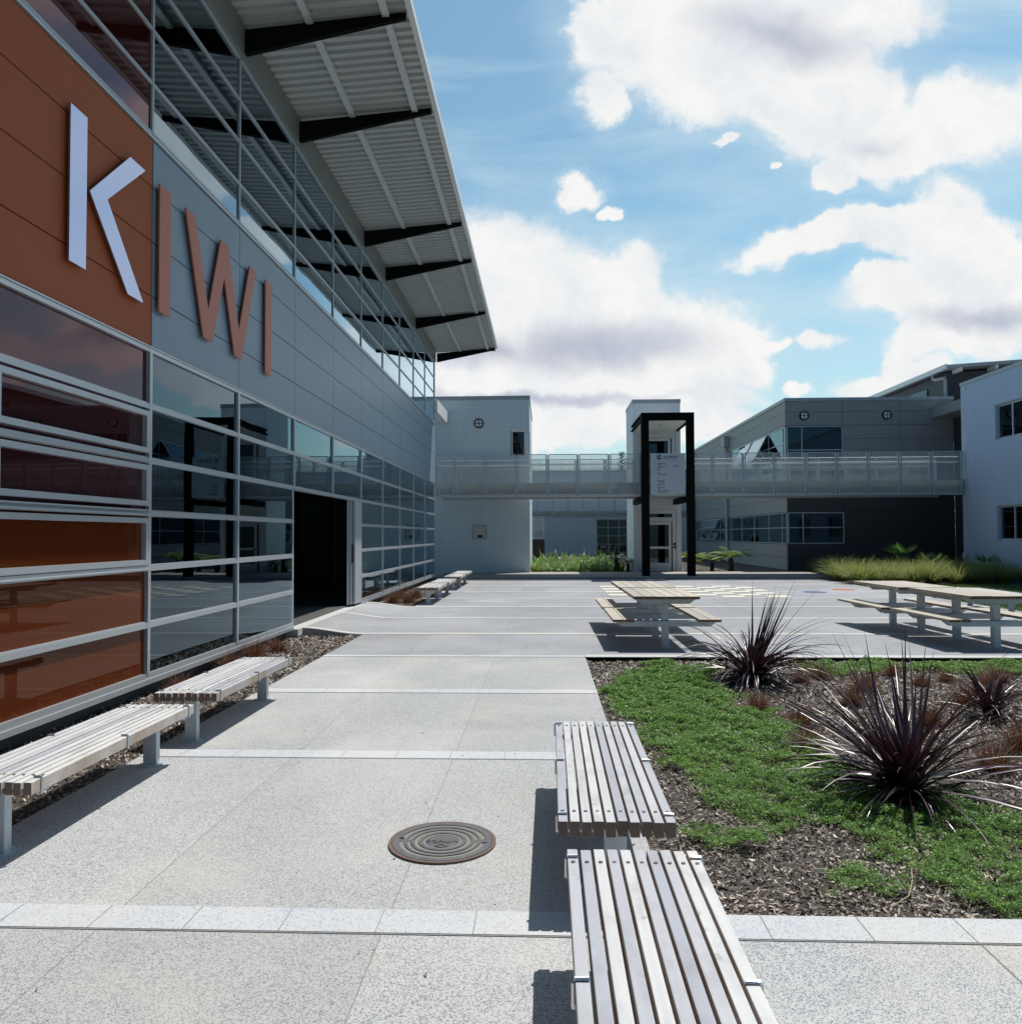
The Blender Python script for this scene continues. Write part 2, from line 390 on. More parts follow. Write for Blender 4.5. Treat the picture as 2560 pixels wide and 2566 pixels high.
SC.camera = co
def rayuv(x, y):
    d = rt*(x-963.5)+up*(966-y)+fw*1500.
    return d.x/d.y, d.z/d.y

# ------------------------------------------------------------------ light and sky
SX, SY = .325, .36                      # sun: metres of shadow per metre of height
sd = Vector((SX, SY, 1)).normalized()   # towards the sun
sun = bpy.data.lights.new('sun', 'SUN'); sun.energy = 5.0; sun.angle = rad(.53); sun.color = (1, .965, .90)
so = bpy.data.objects.new('sun', sun); COL.objects.link(so); so.rotation_euler = sd.to_track_quat('Z', 'Y').to_euler(); so.location = (5, 5, 30)
W = bpy.data.worlds.new('World'); SC.world = W; W.use_nodes = True
class WT(NT):
    def __init__(s): s.t = W.node_tree; s.n = s.t.nodes; s.l = s.t.links; s.n.clear(); s.out = s.n.new('ShaderNodeOutputWorld')
w = WT()
sky = w.add('ShaderNodeTexSky', _sky_type='NISHITA', _sun_disc=False, _sun_elevation=math.asin(sd.z), _sun_rotation=math.atan2(SX, SY), _air_density=1.2, _dust_density=.6, _ozone_density=1.6)
tc = w.n.new('ShaderNodeTexCoord').outputs['Generated']; sp = w.add('ShaderNodeSeparateXYZ', Vector=tc)
dy = w.math('MAXIMUM', w.math('ABSOLUTE', sp.outputs[1]), .12)
u = w.math('DIVIDE', sp.outputs[0], dy); v = w.math('DIVIDE', sp.outputs[2], dy)
uv = w.add('ShaderNodeCombineXYZ', X=u, Y=v, Z=0.).outputs[0]
# wind-torn outline: domain warp
wn = w.add('ShaderNodeTexNoise', Scale=7., Detail=7., Roughness=.62); w.l.new(uv, wn.inputs['Vector'])
wv = w.add('ShaderNodeVectorMath', _operation='SUBTRACT'); w.l.new(wn.outputs['Color'], wv.inputs[0]); wv.inputs[1].default_value = (.5, .5, .5)
ws = w.add('ShaderNodeVectorMath', _operation='SCALE'); w.l.new(wv.outputs[0], ws.inputs[0]); ws.inputs['Scale'].default_value = .10
wa = w.add('ShaderNodeVectorMath', _operation='ADD'); w.l.new(uv, wa.inputs[0]); w.l.new(ws.outputs[0], wa.inputs[1]); uvw = wa.outputs[0]
def blobs(lst, src, T=.4):
    acc = None
    for b in lst:
        x, y, ex, ey = b[:4]; rot = rad(b[4]) if len(b) > 4 else 0.; wt = b[5] if len(b) > 5 else 1.
        cu, cv = rayuv(x, y); mp = w.n.new('ShaderNodeMapping'); mp.vector_type = 'TEXTURE'
        mp.inputs['Location'].default_value = (cu, cv, 0); mp.inputs['Rotation'].default_value = (0, 0, rot)
        mp.inputs['Scale'].default_value = (ex/1500/(1-T), ey/1500/(1-T), 1); w.l.new(src, mp.inputs[0])
        g = w.add('ShaderNodeTexGradient', _gradient_type='SPHERICAL'); w.l.new(mp.outputs[0], g.inputs[0])
        o = w.math('MULTIPLY', g.outputs[1], wt)
        acc = o if acc is None else w.math('SMOOTH_MAX', acc, o, .08)
    return acc
CL = [(1270, 50, 190, 170), (1450, 90, 230, 150), (1620, 20, 170, 80), (1570, 200, 150, 105), (1835, 225, 125, 85), (1700, 270, 170, 62), (1562, 325, 48, 40), (1130, 190, 45, 66), (1125, 60, 55, 90), (1990, 210, 110, 90),
      (1620, 428, 235, 34, 13), (1790, 392, 70, 70, 10), (1760, 450, 120, 55),
      (1830, 480, 110, 90), (1700, 560, 118, 52), (1850, 580, 150, 105), (1790, 640, 120, 40), (1640, 545, 45, 30),
      (1690, 700, 44, 52), (1650, 745, 80, 26), (1745, 705, 50, 30), (1541, 648, 34, 20), (1090, 362, 44, 30), (1150, 390, 16, 12), (1376, 263, 20, 10), (1450, 312, 8, 8), (1515, 735, 40, 14),
      (930, 560, 190, 175), (1080, 600, 190, 155), (1192, 515, 68, 68), (1240, 640, 200, 112), (1385, 650, 92, 72), (1000, 720, 320, 120), (1200, 745, 230, 60), (1432, 690, 46, 40), (1470, 650, 40, 20),
      (1080, 800, 260, 50), (1330, 800, 110, 45), (2250, 420, 200, 120), (2500, 700, 300, 130), (2150, 640, 130, 70), (2600, 250, 260, 130), (2900, 500, 300, 200), (2150, -150, 320, 140)]
bl = blobs(CL, uvw)
fb = w.add('ShaderNodeTexNoise', Scale=13., Detail=10., Roughness=.66); w.l.new(uvw, fb.inputs['Vector'])
dens = w.math('ADD', bl, w.math('MULTIPLY', w.math('SUBTRACT', fb.outputs[0], .5), .60))
mask = w.add('ShaderNodeMapRange', _interpolation_type='SMOOTHSTEP', Value=dens); mask.inputs[1].default_value = .30; sf = w.add('ShaderNodeTexNoise', Scale=3.2, Detail=3.); w.l.new(uv, sf.inputs['Vector'])
w.l.new(w.math('MULTIPLY_ADD', sf.outputs[0], .62, .25), mask.inputs[2])
# thin streaky veil
mpv = w.n.new('ShaderNodeMapping'); w.l.new(uv, mpv.inputs[0]); mpv.inputs['Scale'].default_value = (1.1, 4.5, 1); mpv.inputs['Rotation'].default_value = (0, 0, rad(-14))
vn = w.add('ShaderNodeTexNoise', Scale=2.6, Detail=8., Roughness=.6, Distortion=.5); w.l.new(mpv.outputs[0], vn.inputs['Vector'])
veil = w.math('MULTIPLY', w.math('SUBTRACT', vn.outputs[0], .42, clamp=True), 3.4, clamp=True)
front = w.math('MULTIPLY', w.math('ADD', sp.outputs[1], .02), 8., clamp=True)
hz = w.math('MULTIPLY', w.math('MULTIPLY', w.math('SUBTRACT', .42, v, clamp=True), .9), front)          # paler towards the horizon
veil = w.math('ADD', veil, hz, clamp=True)
veil = w.math('ADD', veil, w.math('MULTIPLY', w.math('SUBTRACT', bl, .06, clamp=True), 1.7, clamp=True), clamp=True)
# shaded cloud undersides
GB = [(1130, 650, 260, 55, 3), (900, 660, 140, 40), (1000, 760, 280, 20), (1880, 600, 150, 34, 3), (1480, 60, 210, 60, -12, .8), (1640, 270, 80, 30, 0, .6), (2300, 450, 200, 50), (2600, 700, 250, 60)]
gs = blobs(GB, uvw, .25)
g2 = w.add('ShaderNodeTexNoise', Scale=5., Detail=6., Roughness=.55); w.l.new(uvw, g2.inputs['Vector'])
shade = w.add('ShaderNodeMapRange', _interpolation_type='SMOOTHSTEP', Value=w.math('ADD', gs, w.math('MULTIPLY', w.math('SUBTRACT', g2.outputs[0], .5), .55)))
shade.inputs[1].default_value = .02; shade.inputs[2].default_value = .95
puff = w.math('MULTIPLY', w.math('SUBTRACT', g2.outputs[0], .40, clamp=True), .8, clamp=True)
ccol = w.mix(w.math('MULTIPLY', shade.outputs[0], .85), (1.02, 1.02, 1.0, 1), (.42, .46, .60, 1))
p2 = w.add('ShaderNodeTexNoise', Scale=9., Detail=9., Roughness=.6); w.l.new(uvw, p2.inputs['Vector'])
ccol = w.mix(puff, ccol, (.78, .83, .92, 1))
ccol = w.mix(w.math('MULTIPLY', w.math('SUBTRACT', p2.outputs[0], .44, clamp=True), 2.4, clamp=True), ccol, (.74, .80, .90, 1))
skyc = w.mix(1., sky.outputs[0], (.118, .146, .134, 1), 'MULTIPLY')
skyc = w.mix(w.math('MULTIPLY', w.math('MULTIPLY', veil, .55), w.math('MULTIPLY_ADD', front, .8, .2)), skyc, (.66, .84, .93, 1))
skyc = w.mix(front, w.mix(1., skyc, (.24, .33, .46, 1), 'MULTIPLY'), skyc)
tot = w.mix(w.math('MULTIPLY', mask.outputs[0], front), skyc, ccol)
bg = w.add('ShaderNodeBackground', Color=tot, Strength=1.); w.l.new(bg.outputs[0], w.out.inputs[0])

# ------------------------------------------------------------------ ground, paving
MB().box(-300, -60, -.6, 300, 400, -.16).build('ground', EARTH)['kind'] = 'structure'
p = MB()
p.box(-3.14, -6, -.14, .56, 11.11, 0)                 # long walk
p.box(.56, -6, -.14, 9, 3.64, 0)                      # in front of the bed
p.build('paving', PAVE)['kind'] = 'structure'
p = MB(); p.box(-3.14, 11.11, -.14, 10.35, 30.56, 0)
# ramp up to the wide doorway
n = 10
for i in range(n):
    x0 = -3.14-1.12*i/n; x1 = -3.14-1.12*(i+1)/n
    f = lambda x: .11*(.5-.5*math.cos(math.pi*min(1, (-3.14-x)/1.12)))
    z0, z1 = f(x0), f(x1)
    p.quadmesh([(x0, 13.66, z0), (x0, 19.02, z0), (x1, 19.02, z1), (x1, 13.66, z1), (x0, 13.66, -.14), (x1, 13.66, -.14), (x0, 19.02, -.14), (x1, 19.02, -.14)],
               [(0, 1, 2, 3), (0, 3, 5, 4), (1, 6, 7, 2)])
p.build('court_paving', PAVE2)['kind'] = 'structure'
# bands of pale pavers (sheets 4 mm above the paving)
def sheet(m, x0, y0, x1, y1, z): m.quadmesh([(x0, y0, z), (x1, y0, z), (x1, y1, z), (x0, y1, z)], [(0, 1, 2, 3)])
b = MB(); jl = MB()
bands = [(.87, .2, -3.14, 9), (3.53, .21, -3.14, 9), (6.18, .2, -3.14, .56), (8.7, .2, -3.14, .56)]
for y, wd, x0, x1 in bands:
    sheet(b, x0, y-wd/2, x1, y+wd/2, .004)
    sheet(jl, x0, y-wd/2-.012, x1, y-wd/2-.004, .0035)
    k = x0+.02
    xs = [.945+.42*i for i in range(-12, 20)]
    for x in xs:
        if x0 < x < x1 and random.random() < .8: sheet(jl, x, y-wd/2, x+.004, y+wd/2, .0055)
b.build('paver_band', BAND)['kind'] = 'structure'
b = MB()
for y, wd in ((13.77, .19), (16.35, .19), (18.92, .2), (21.46, .2), (24.0, .2), (26.87, .2), (30.42, .22)):
    x0 = -3.14 if y < 19.5 else -3.3
    sheet(b, x0, y-wd/2, 10.34, y+wd/2, .005)
for y in (13.77, 16.35, 18.92):                       # bands carried up the ramp
    for i in range(n):
        x0 = -3.14-1.12*i/n; x1 = -3.14-1.12*(i+1)/n
        f = lambda x: .11*(.5-.5*math.cos(math.pi*min(1, (-3.14-x)/1.12)))
        b.quadmesh([(x0, y-.09, f(x0)+.005), (x1, y-.09, f(x1)+.005), (x1, y+.09, f(x1)+.005), (x0, y+.09, f(x0)+.005)], [(0, 3, 2, 1)])
b.build('court_band', KERBM)['kind'] = 'structure'
MB().box(.56, 11.11, -.14, 9.5, 11.32, .012).build('kerb', KERBM)['kind'] = 'structure'
sheet(b := MB(), -3.14, 11.15, .555, 11.30, .004); b.build('paver_band', BAND)['kind'] = 'structure'
# saw-cut joints
sheet(jl, -.7055, -6, -.7005, 11.1, .002); sheet(jl, -1.9455, -6, -1.9432, 11.1, .002); sheet(jl, -.707, 11.12, -.700, 30.3, .002)
sheet(jl, 1.79, -6, 1.796, 3.41, .002); sheet(jl, 4.4, 11.4, 4.407, 30.3, .002)
jl.build('paving_joint', JOINT)['kind'] = 'structure'
# painted giant chessboard and play circles
c = MB()
for i in range(8):
    for j in range(8):
        if (i+j) % 2 == 1:
            s = .608; sheet(c, 1.8+i*s, 21.72+j*s, 1.8+(i+1)*s-.01, 21.72+(j+1)*s-.01, .009)
c.build('chessboard_marking', PAINT)['kind'] = 'structure'
def disc(cx, cy, r, z, m, name):
    mb = MB(); k = 32; mb.quadmesh([(cx+r*math.cos(2*math.pi*i/k), cy+r*math.sin(2*math.pi*i/k), z) for i in range(k)], [tuple(range(k))]); mb.build(name, m)['kind'] = 'structure'
disc(7.9, 23.72, .33, .009, BLUEP, 'circle_marking'); disc(9.12, 24.78, .33, .009, REDP, 'circle_marking')
# terrace at the back, one low step up
MB().box(-4.3, 30.56, -.14, 11.05, 34.75, .10).build('terrace', TERR)['kind'] = 'structure'
MB().box(.0-4.3, 34.75, -.14, 16, 90, .03).build('back_garden_soil', SOIL)['kind'] = 'structure'
MB().box(10.35, 11.3, -.14, 16.4, 27.4, -.02).build('lawn', LAWNB)['kind'] = 'structure'
MB().box(10.35, 27.4, -.14, 18.6, 36.85, -.0).build('tussock_bed_soil', SOIL)['kind'] = 'structure'
MB().box(.56, 3.64, -.15, 9.5, 11.11, -.05).build('bed_soil', SOIL)['kind'] = 'structure'
MB().box(-4.6, -6, -.15, -3.14, 13.66, -.03).build('wall_bed_soil', SOIL)['kind'] = 'structure'
MB().box(-4.6, 19.02, -.15, -3.14, 30.56, -.03).build('wall_bed_soil', SOIL)['kind'] = 'structure'

# ------------------------------------------------------------------ chips and ground cover (stuff)
def scatter_quads(P, size, asp, tilt, rng, lift=.0, fold=0.):
    n = len(P); a = rng.uniform(0, 2*np.pi, n); t = rng.normal(0, tilt, n); t2 = rng.normal(0, tilt, n)
    d1 = np.stack([np.cos(a)*np.cos(t), np.sin(a)*np.cos(t), np.sin(t)], 1)
    d2 = np.stack([-np.sin(a)*np.cos(t2), np.cos(a)*np.cos(t2), np.sin(t2)], 1)
    L = (size*rng.uniform(.5, 1.4, n))[:, None]; Wd = L*(asp*rng.uniform(.6, 1.4, n))[:, None]
    C = P+np.array([0, 0, 1.])*lift
    V = np.stack([C-d1*L-d2*Wd*.6, C+d1*L*.9-d2*Wd, C+d1*L+d2*Wd*.7, C-d1*L*.8+d2*Wd], 1).reshape(-1, 3)
    F = np.arange(n*4).reshape(-1, 4); return V, F
def inpoly(x, y, poly):
    c = np.zeros(len(x), bool); j = len(poly)-1
    for i in range(len(poly)):
        xi, yi = poly[i]; xj, yj = poly[j]
        c ^= ((yi > y) != (yj > y)) & (x < (xj-xi)*(y-yi)/(yj-yi+1e-12)+xi); j = i
    return c
def mulch(name, x0, x1, y0, y1, z, n, s0=.016, label=None):
    # more and smaller chips where the bed is near
    u = RNG.uniform(0, 1, n); y = y0+(y1-y0)*u**1.5; x = RNG.uniform(x0, x1, n)
    size = s0*(.75+.09*np.maximum(0, y-3)) if y0 < 15 else np.full(n, s0)
    P = np.stack([x, y, z+RNG.uniform(0.002, .018, n)], 1)
    V, F = scatter_quads(P, size*.95, .36, .42, RNG)
    o = npmesh(name, V, F, CHIPS, 'stuff'); return o
mulch('bark_mulch', .58, 6.8, 3.66, 11.08, -.05, 90000)
mulch('bark_mulch', -4.45, -3.15, 2, 13.64, -.03, 26000)
mulch('bark_mulch', -4.45, -3.16, 19.06, 30.3, -.03, 7000, .022)
mulch('bark_mulch', -.6, 9, 34.8, 40, .03, 8000, .03)
GC = [[(1.38, 10.82), (2.08, 10.63), (2.0, 9.6), (1.9, 8.9), (2.08, 8.6), (1.67, 8.07), (2.23, 7.75), (2.15, 6.95), (2.1, 6.2), (2.5, 5.6), (3.0, 5.0), (3.6, 4.5), (3.6, 3.66), (2.0, 3.66), (1.9, 4.0), (1.99, 4.38), (1.8, 4.41), (1.66, 4.91), (1.25, 4.75), (1.1, 5.1), (1.05, 5.6), (.9, 6.35), (.8, 7.2), (.95, 7.5), (.62, 7.95), (.75, 8.2), (.61, 8.84), (.85, 9.3), (1.0, 9.9), (1.25, 10.3)],
      [(3.6, 10.98), (4.6, 10.95), (4.75, 10.7), (6.0, 10.98), (9, 10.95), (9, 10.1), (7, 9.9), (5.6, 10.25), (5.2, 9.95), (4.6, 10.45), (4.2, 10.2), (3.5, 9.95), (3.3, 10.4)],
      [(.85, 4.72), (1.25, 4.62), (1.2, 4.45), (.9, 4.42)], [(1.42, 4.3), (1.68, 4.12), (1.6, 3.86), (1.4, 3.95)]]
def ground_cover():
    Vs, Fs, off = [], [], 0; Vb = []; Fb = []; ob = 0
    for pi, poly in enumerate(GC):
        xs = [q[0] for q in poly]; ys = [q[1] for q in poly]
        n = {0: 720000, 1: 100000, 2: 14000, 3: 14000}[pi]
        x = RNG.uniform(min(xs)-.1, max(xs)+.1, n); y = min(ys)+(max(ys)-min(ys))*RNG.uniform(0, 1, n)**(1.35 if pi == 0 else 1)
        # ragged margin
        wx = x+.07*np.sin(y*9+x*4)+.05*np.sin(y*23+1)+RNG.normal(0, .03, n); wy = y+.07*np.sin(x*11)+RNG.normal(0, .04, n)
        k = inpoly(wx, wy, poly); x, y = x[k], y[k]
        clump = np.sin(x*7.1+1.3*np.sin(y*5))*np.sin(y*6.3+1.7*np.sin(x*4.1))+.6*np.sin(x*17+y*13)*np.sin(y*19-x*7)
        keep = RNG.uniform(-1.6, 1.2, len(x)) < clump+1.0*(pi < 2)+.2; x, y, clump = x[keep], y[keep], clump[keep]
        z = -.05+.034*(clump+1.2)+.012*np.sin(x*41+np.sin(y*37)*2)+RNG.uniform(-.012, .018, len(x))
        size = .0065*(.75+.11*np.maximum(0, y-3.6))
        V, F = scatter_quads(np.stack([x, y, z], 1), size, .5, .55, RNG)
        Vs.append(V); Fs.append(F+off); off += len(V)
    o = npmesh('ground_cover', np.concatenate(Vs), np.concatenate(Fs), LF_GC, 'stuff'); return o
ground_cover()
def lawn():
    n = 26000; x = RNG.uniform(10.36, 16.3, n); y = RNG.uniform(13, 27.6, n); P = np.stack([x, y, np.zeros(n)], 1)
    a = RNG.uniform(0, 6.28, n); h = RNG.uniform(.02, .06, n); d = np.stack([np.cos(a), np.sin(a), a*0], 1)*.012
    top = P+np.stack([RNG.normal(0, .015, n), RNG.normal(0, .015, n), h], 1)
    V = np.stack([P-d+[0, 0, -.02], P+d+[0, 0, -.02], top], 1).reshape(-1, 3)
    npmesh('lawn_grass', V, np.arange(3*n).reshape(-1, 3), LF_LAWN, 'stuff')
lawn()

# ------------------------------------------------------------------ the hall on the left
FX = -4.25
hall = thing('hall_building', 'long glazed hall with red and grey panels under a deep corrugated canopy', 'building', (0, 0, 0))
YM = [-4.02+2.485*k for k in range(0, 15)]      # mullion lines: ..., 5.92, 8.405, 10.89, ..., 30.77
Y0, Y1 = YM[0], YM[-1]
sh = MB()
sh.box(-20, Y0-.2, -.1, -19.7, Y1, 9.2); sh.box(-20, Y0-.2, -.1, FX-.14, Y0, 9.2)
sh.box(-20, Y1-.1, -.1, FX-.14, Y1+.08, 9.0)
sh.build('wall', CLADG, hall)
MB().box(-19.7, Y0, -.1, FX-.16, Y1-.1, .15).build('floor', FLOORIN, hall)
ii = MB(); ii.box(-19.7, Y0, 9.0, FX-.16, Y1-.1, 9.1); ii.box(-9.6, Y0, .15, -9.5, Y1-.1, 8.98); 
for y in (7.2, 12.2, 17.1, 22.1, 27.1): ii.box(-6.2, y, .15, -5.9, y+.3, 8.98)
ii.box(-9.5, Y0, 3.9, -5.4, Y1-.1, 4.3)
ii.build('inner_wall', DARKIN, hall)
# plinth recess and sill rail
r = MB(); r.box(FX-.28, Y0, -.1, FX-.20, Y1, .14); r.build('plinth', DARKIN, hall)
r = MB()
for a, bb in ((Y0, YM[7]), (YM[9], Y1)):
    r.box(FX-.16, a, .115, FX, bb, .17); r.box(FX-.12, a, .17, FX-.01, bb, .235)
r.build('sill_rail', ALU, hall)
ROWS = [.235, .75, 1.36, 1.95, 2.52, 3.11, 3.745]
UROWS = [6.085, 6.665, 7.265, 7.865, 8.47]
k0 = 3      # first bay built with panes: 3.43..5.92
def hbar(m, y0, y1, z, t, dep=.0): m.box(FX-.11, y0, z-t/2, FX+dep, y1, z+t/2)
for k in range(len(YM)-1):
    ya, yb = YM[k], YM[k+1]; red = yb < 8.5
    # lower window
    door = k in (7, 8)
    f = MB(); g = MB()
    vw = .028
    zlo = 2.52 if door else .235
    f.box(FX-.11, ya-vw, zlo, FX+.002, ya+vw, 3.745)
    for z in ROWS[1:6]:
        if z < zlo-.01: continue
        hbar(f, ya+vw, yb-vw, z, .058)
        f.box(FX-.07, ya+vw, z+.031, FX-.016, yb-vw, z+.042)
    f.box(FX-.11, ya+vw, 3.70, FX, yb-vw, 3.745)
    w_ = f.build('window', ALU, hall)
    if red:
        # deeper framed opening lights in the red bays
        ff = MB()
        for (za, zb) in ((1.40, 1.90), (2.03, 2.47), (2.60, 3.05)):
            t = .05
            ff.box(FX-.09, ya+.05, za, FX+.012, ya+.05+t, zb); ff.box(FX-.09, yb-.05-t, za, FX+.012, yb-.05, zb)
            ff.box(FX-.09, ya+.05+t, za, FX+.012, yb-.05-t, za+.055); ff.box(FX-.09, ya+.05+t, zb-.055, FX+.012, yb-.05-t, zb)
        ff.build('opening_frame', ALU, w_)
        l = MB(); l.box(FX-.04, ya+.03, 1.925, FX+.055, yb+.012, 1.945); l.box(FX-.04, ya+.03, 1.975, FX+.03, yb-.03, 1.99); l.box(FX-.02, ya+.03, 2.50, FX+.03, yb-.03, 2.515); l.box(FX-.02, ya+.03, 1.345, FX+.03, yb-.03, 1.358)
        l.build('ledge', ALU, w_)
        g.box(FX-.05, ya+.03, .2, FX-.04, yb-.03, 1.95); g.build('red_glass', REDG, w_)  # rows below the canopy's shadow line: sunlight painted in as brighter red
        g = MB(); g.box(FX-.05, ya+.03, 1.952, FX-.04, yb-.03, 3.74); g.build('maroon_shade_toned_glass', REDD, w_)  # rows above that line: canopy shade painted in as darker red
    else:
        g.box(FX-.036, ya+.03, zlo, FX-.03, yb-.03, 3.74); g.build('glass_pane', GLASS, w_)
    # upper window
    f = MB(); f.box(FX-.11, ya-.02, 6.085, FX-.004, ya+.02, 8.47)
    for z in UROWS[:-1]: hbar(f, ya+.02, yb-.02, z, .042 if z > 6.1 else .09, -.006)
    f.box(FX-.11, ya+.02, 8.44, FX+.004, yb-.02, 8.47)
    u_ = f.build('window', ALU2, hall)
    g = MB(); g.box(FX-.032, ya+.022, 6.1, FX-.026, yb-.022, 8.44); g.build('glass_pane' if not red else 'maroon_shade_toned_glass', GLASSU if not red else REDD, u_)
# corner mullion
MB().box(FX-.12, Y1-.04, .235, FX+.003, Y1+.04, 8.47).build('corner_mullion', ALU, hall)
# cladding panels (joints are the gaps between boards)
def panels(m, ya, yb, zs, x=FX-.004, t=.03, gap=.007):
    for i in range(len(zs)-1): m.box(x-t, ya+gap, zs[i]+gap, x, yb-gap, zs[i+1]-gap)
PZ = [3.75, 4.315, 4.915, 5.51, 6.03]
m = MB(); panels(m, Y0, YM[3], PZ); panels(m, YM[3], YM[5]-.006, PZ); m.build('red_cladding', CLADR, hall)
m = MB()
for k in range(5, 14): panels(m, YM[k]+(.006 if k == 5 else 0), YM[k+1], PZ)
m.build('grey_cladding', CLADG, hall)
MB().box(FX-.10, Y0, 3.745, FX-.036, Y1, 6.035).build('cladding_backing', DARKIN, hall)
m = MB(); m.box(FX-.05, Y0, 6.038, FX+.02, Y1+.02, 6.055); m.box(FX-.05, Y0, 3.748, FX+.012, Y1, 3.762); m.build('flashing', ALU, hall)
# fascia and canopy
m = MB()
for k in range(0, 14, 2):
    m.box(FX-.12, YM[k]+.004, 8.475, FX+.05, YM[min(k+2, 14)]-.004, 8.935)
m.build('fascia', FASC, hall)
CX, CZ0, CZ1, CY1 = -1.88, 8.95, 9.10, 31.2
def soff(x): return CZ0+(CZ1-CZ0)*(x-FX)/(CX-FX)
m = MB(); per = .19; y = Y0; prof = []
while y < CY1: prof += [(y, 0), (y+.075, 0), (y+.09, .046), (y+.175, .046)]; y += per
prof.append((CY1, 0)); vs = []
for (yy, dz) in prof: vs += [(FX-.1, yy, soff(FX-.1)+dz), (CX, yy, soff(CX)+dz)]
m.quadmesh(vs, [(2*i, 2*i+1, 2*i+3, 2*i+2) for i in range(len(prof)-1)])
can = m.build('canopy', SHEET, hall)
m = MB(); m.prism([(-20.2, 9.15), (FX, 9.17), (CX, 9.20), (CX+.02, 9.24), (-20.2, 9.35)], 1, Y0, CY1+.02); m.build('roof', ROOFM, hall)
m = MB(); m.box(CX-.015, Y0, 9.085, CX+.07, CY1+.05, 9.19); m.box(FX, CY1, 8.99, CX-.016, CY1+.03, 9.165); m.build('gutter', WHITE, can)
for px in (-3.27, -2.19):
    m = MB(); m.box(px-.05, Y0, soff(px)-.085, px+.05, CY1+.12, soff(px)-.003)
    y = Y0+.035
    while y < 26:
        for s_ in (-.1, .1): m.box(px+s_-.008, y-.008, soff(px+s_)-.006, px+s_+.008, y+.008, soff(px+s_)+.001)
        y += per*2
    m.build('purlin', PURL, can)
for y in (.9, 3.4, 5.93, 10.93, 13.44, 18.42, 20.93, 25.9, 31.0):
    m = MB(); m.prism([(FX+.051, 8.53), (FX+.051, 8.88), (CX-.03, 9.06), (CX-.03, 8.985)], 1, y-.04, y+.04)
    m.build('cantilever_beam', BLACKST, hall)
# wide doorway: jamb, stacked sliding leaf, threshold
m = MB(); m.box(FX-.14, 13.39, .17, FX-.04, 13.46, 2.49); m.build('door_jamb', ALU2, hall)
m = MB()
m.box(FX-.12, 17.62, .17, FX-.06, 17.70, 2.49); m.box(FX-.05, 17.72, .17, FX, 18.36, 2.49); m.box(FX-.13, 17.5, .17, FX-.125, 18.3, 2.49)
d = m.build('sliding_door', ALU2, hall)
MB().box(FX-.058, 17.64, 1.1, FX-.03, 17.67, 1.5).build('handle', BLACKST, d)
MB().box(FX-.35, 13.4, .0, FX+.06, 18.4, .118).build('threshold', KERBM, hall)
# small lights hanging inside, above the doors
# ------------------------------------------------------------------ wall letters
sg = thing('wall_lettering', 'large raised capital letters spelling KIWI across the red and grey wall panels', 'sign')
LX0, LX1 = FX+.018, FX+.047
def letter(polys, m, edge=None):
    mb = MB()
    for P in polys: mb.prism(P, 0, LX0+.01, LX1)
    o = mb.build('letter', m, sg)
    return o
k_ = letter([[(6.82, 5.58), (7.08, 5.58), (7.08, 4.16), (6.82, 4.16)], [(7.13, 4.92), (7.84, 5.58), (8.15, 5.58), (7.43, 4.965), (8.13, 4.16), (7.82, 4.16)]], LETM); k_['label'] = 'silver letter K'
a_ = letter([[(8.47, 5.58), (8.73, 5.58), (8.73, 4.17), (8.47, 4.17)]], LETR); a_['label'] = 'terracotta letter I nearest the K'
a_ = letter([[(9.10, 5.58), (9.36, 5.58), (9.75, 4.55), (10.12, 5.58), (10.36, 5.58), (10.75, 4.55), (11.14, 5.58), (11.39, 5.58), (10.86, 4.17), (10.60, 4.17), (10.24, 5.12), (9.88, 4.17), (9.61, 4.17)]], LETR); a_['label'] = 'terracotta letter W'
a_ = letter([[(11.79, 5.59), (12.05, 5.59), (12.05, 4.17), (11.79, 4.17)]], LETR); a_['label'] = 'terracotta letter I at the end of the word'

# chairs stacked inside, seen faintly through the glass
def chair_stack(x, y, rz, label):
    t = thing('chair_stack', label, 'chairs', (x, y, .15), rz, 'stacked chairs behind the glass')
    for k in range(5):
        z = k*.09; m = MB()
        m.box(-.22, -.2, .42+z, .22, .2, .445+z); m.quadmesh([(-.21, .2, .45+z), (.21, .2, .45+z), (.18, .3, .85+z), (-.18, .3, .85+z), (-.21, .22, .45+z), (.21, .22, .45+z), (.18, .32, .85+z), (-.18, .32, .85+z)], [(0, 3, 2, 1), (4, 5, 6, 7), (0, 1, 5, 4), (2, 3, 7, 6), (1, 2, 6, 5), (0, 4, 7, 3)])
        c_ = m.build('chair', RUBBER, t)
        m = MB()
        for sx in (-.2, .2):
            for sy in (-.2, .2): m.tube([(sx, sy, z), (sx*.95, sy*.9, .42+z)], .012, 6)
        m.build('chair_frame', BLACKST, c_)
    return t
chair_stack(-5.1, 25.8, rad(80), 'pale stacked chairs inside the hall behind the lower glass nearest the doorway')
chair_stack(-5.1, 28.4, rad(70), 'pale stacked chairs inside the hall further from the doorway')

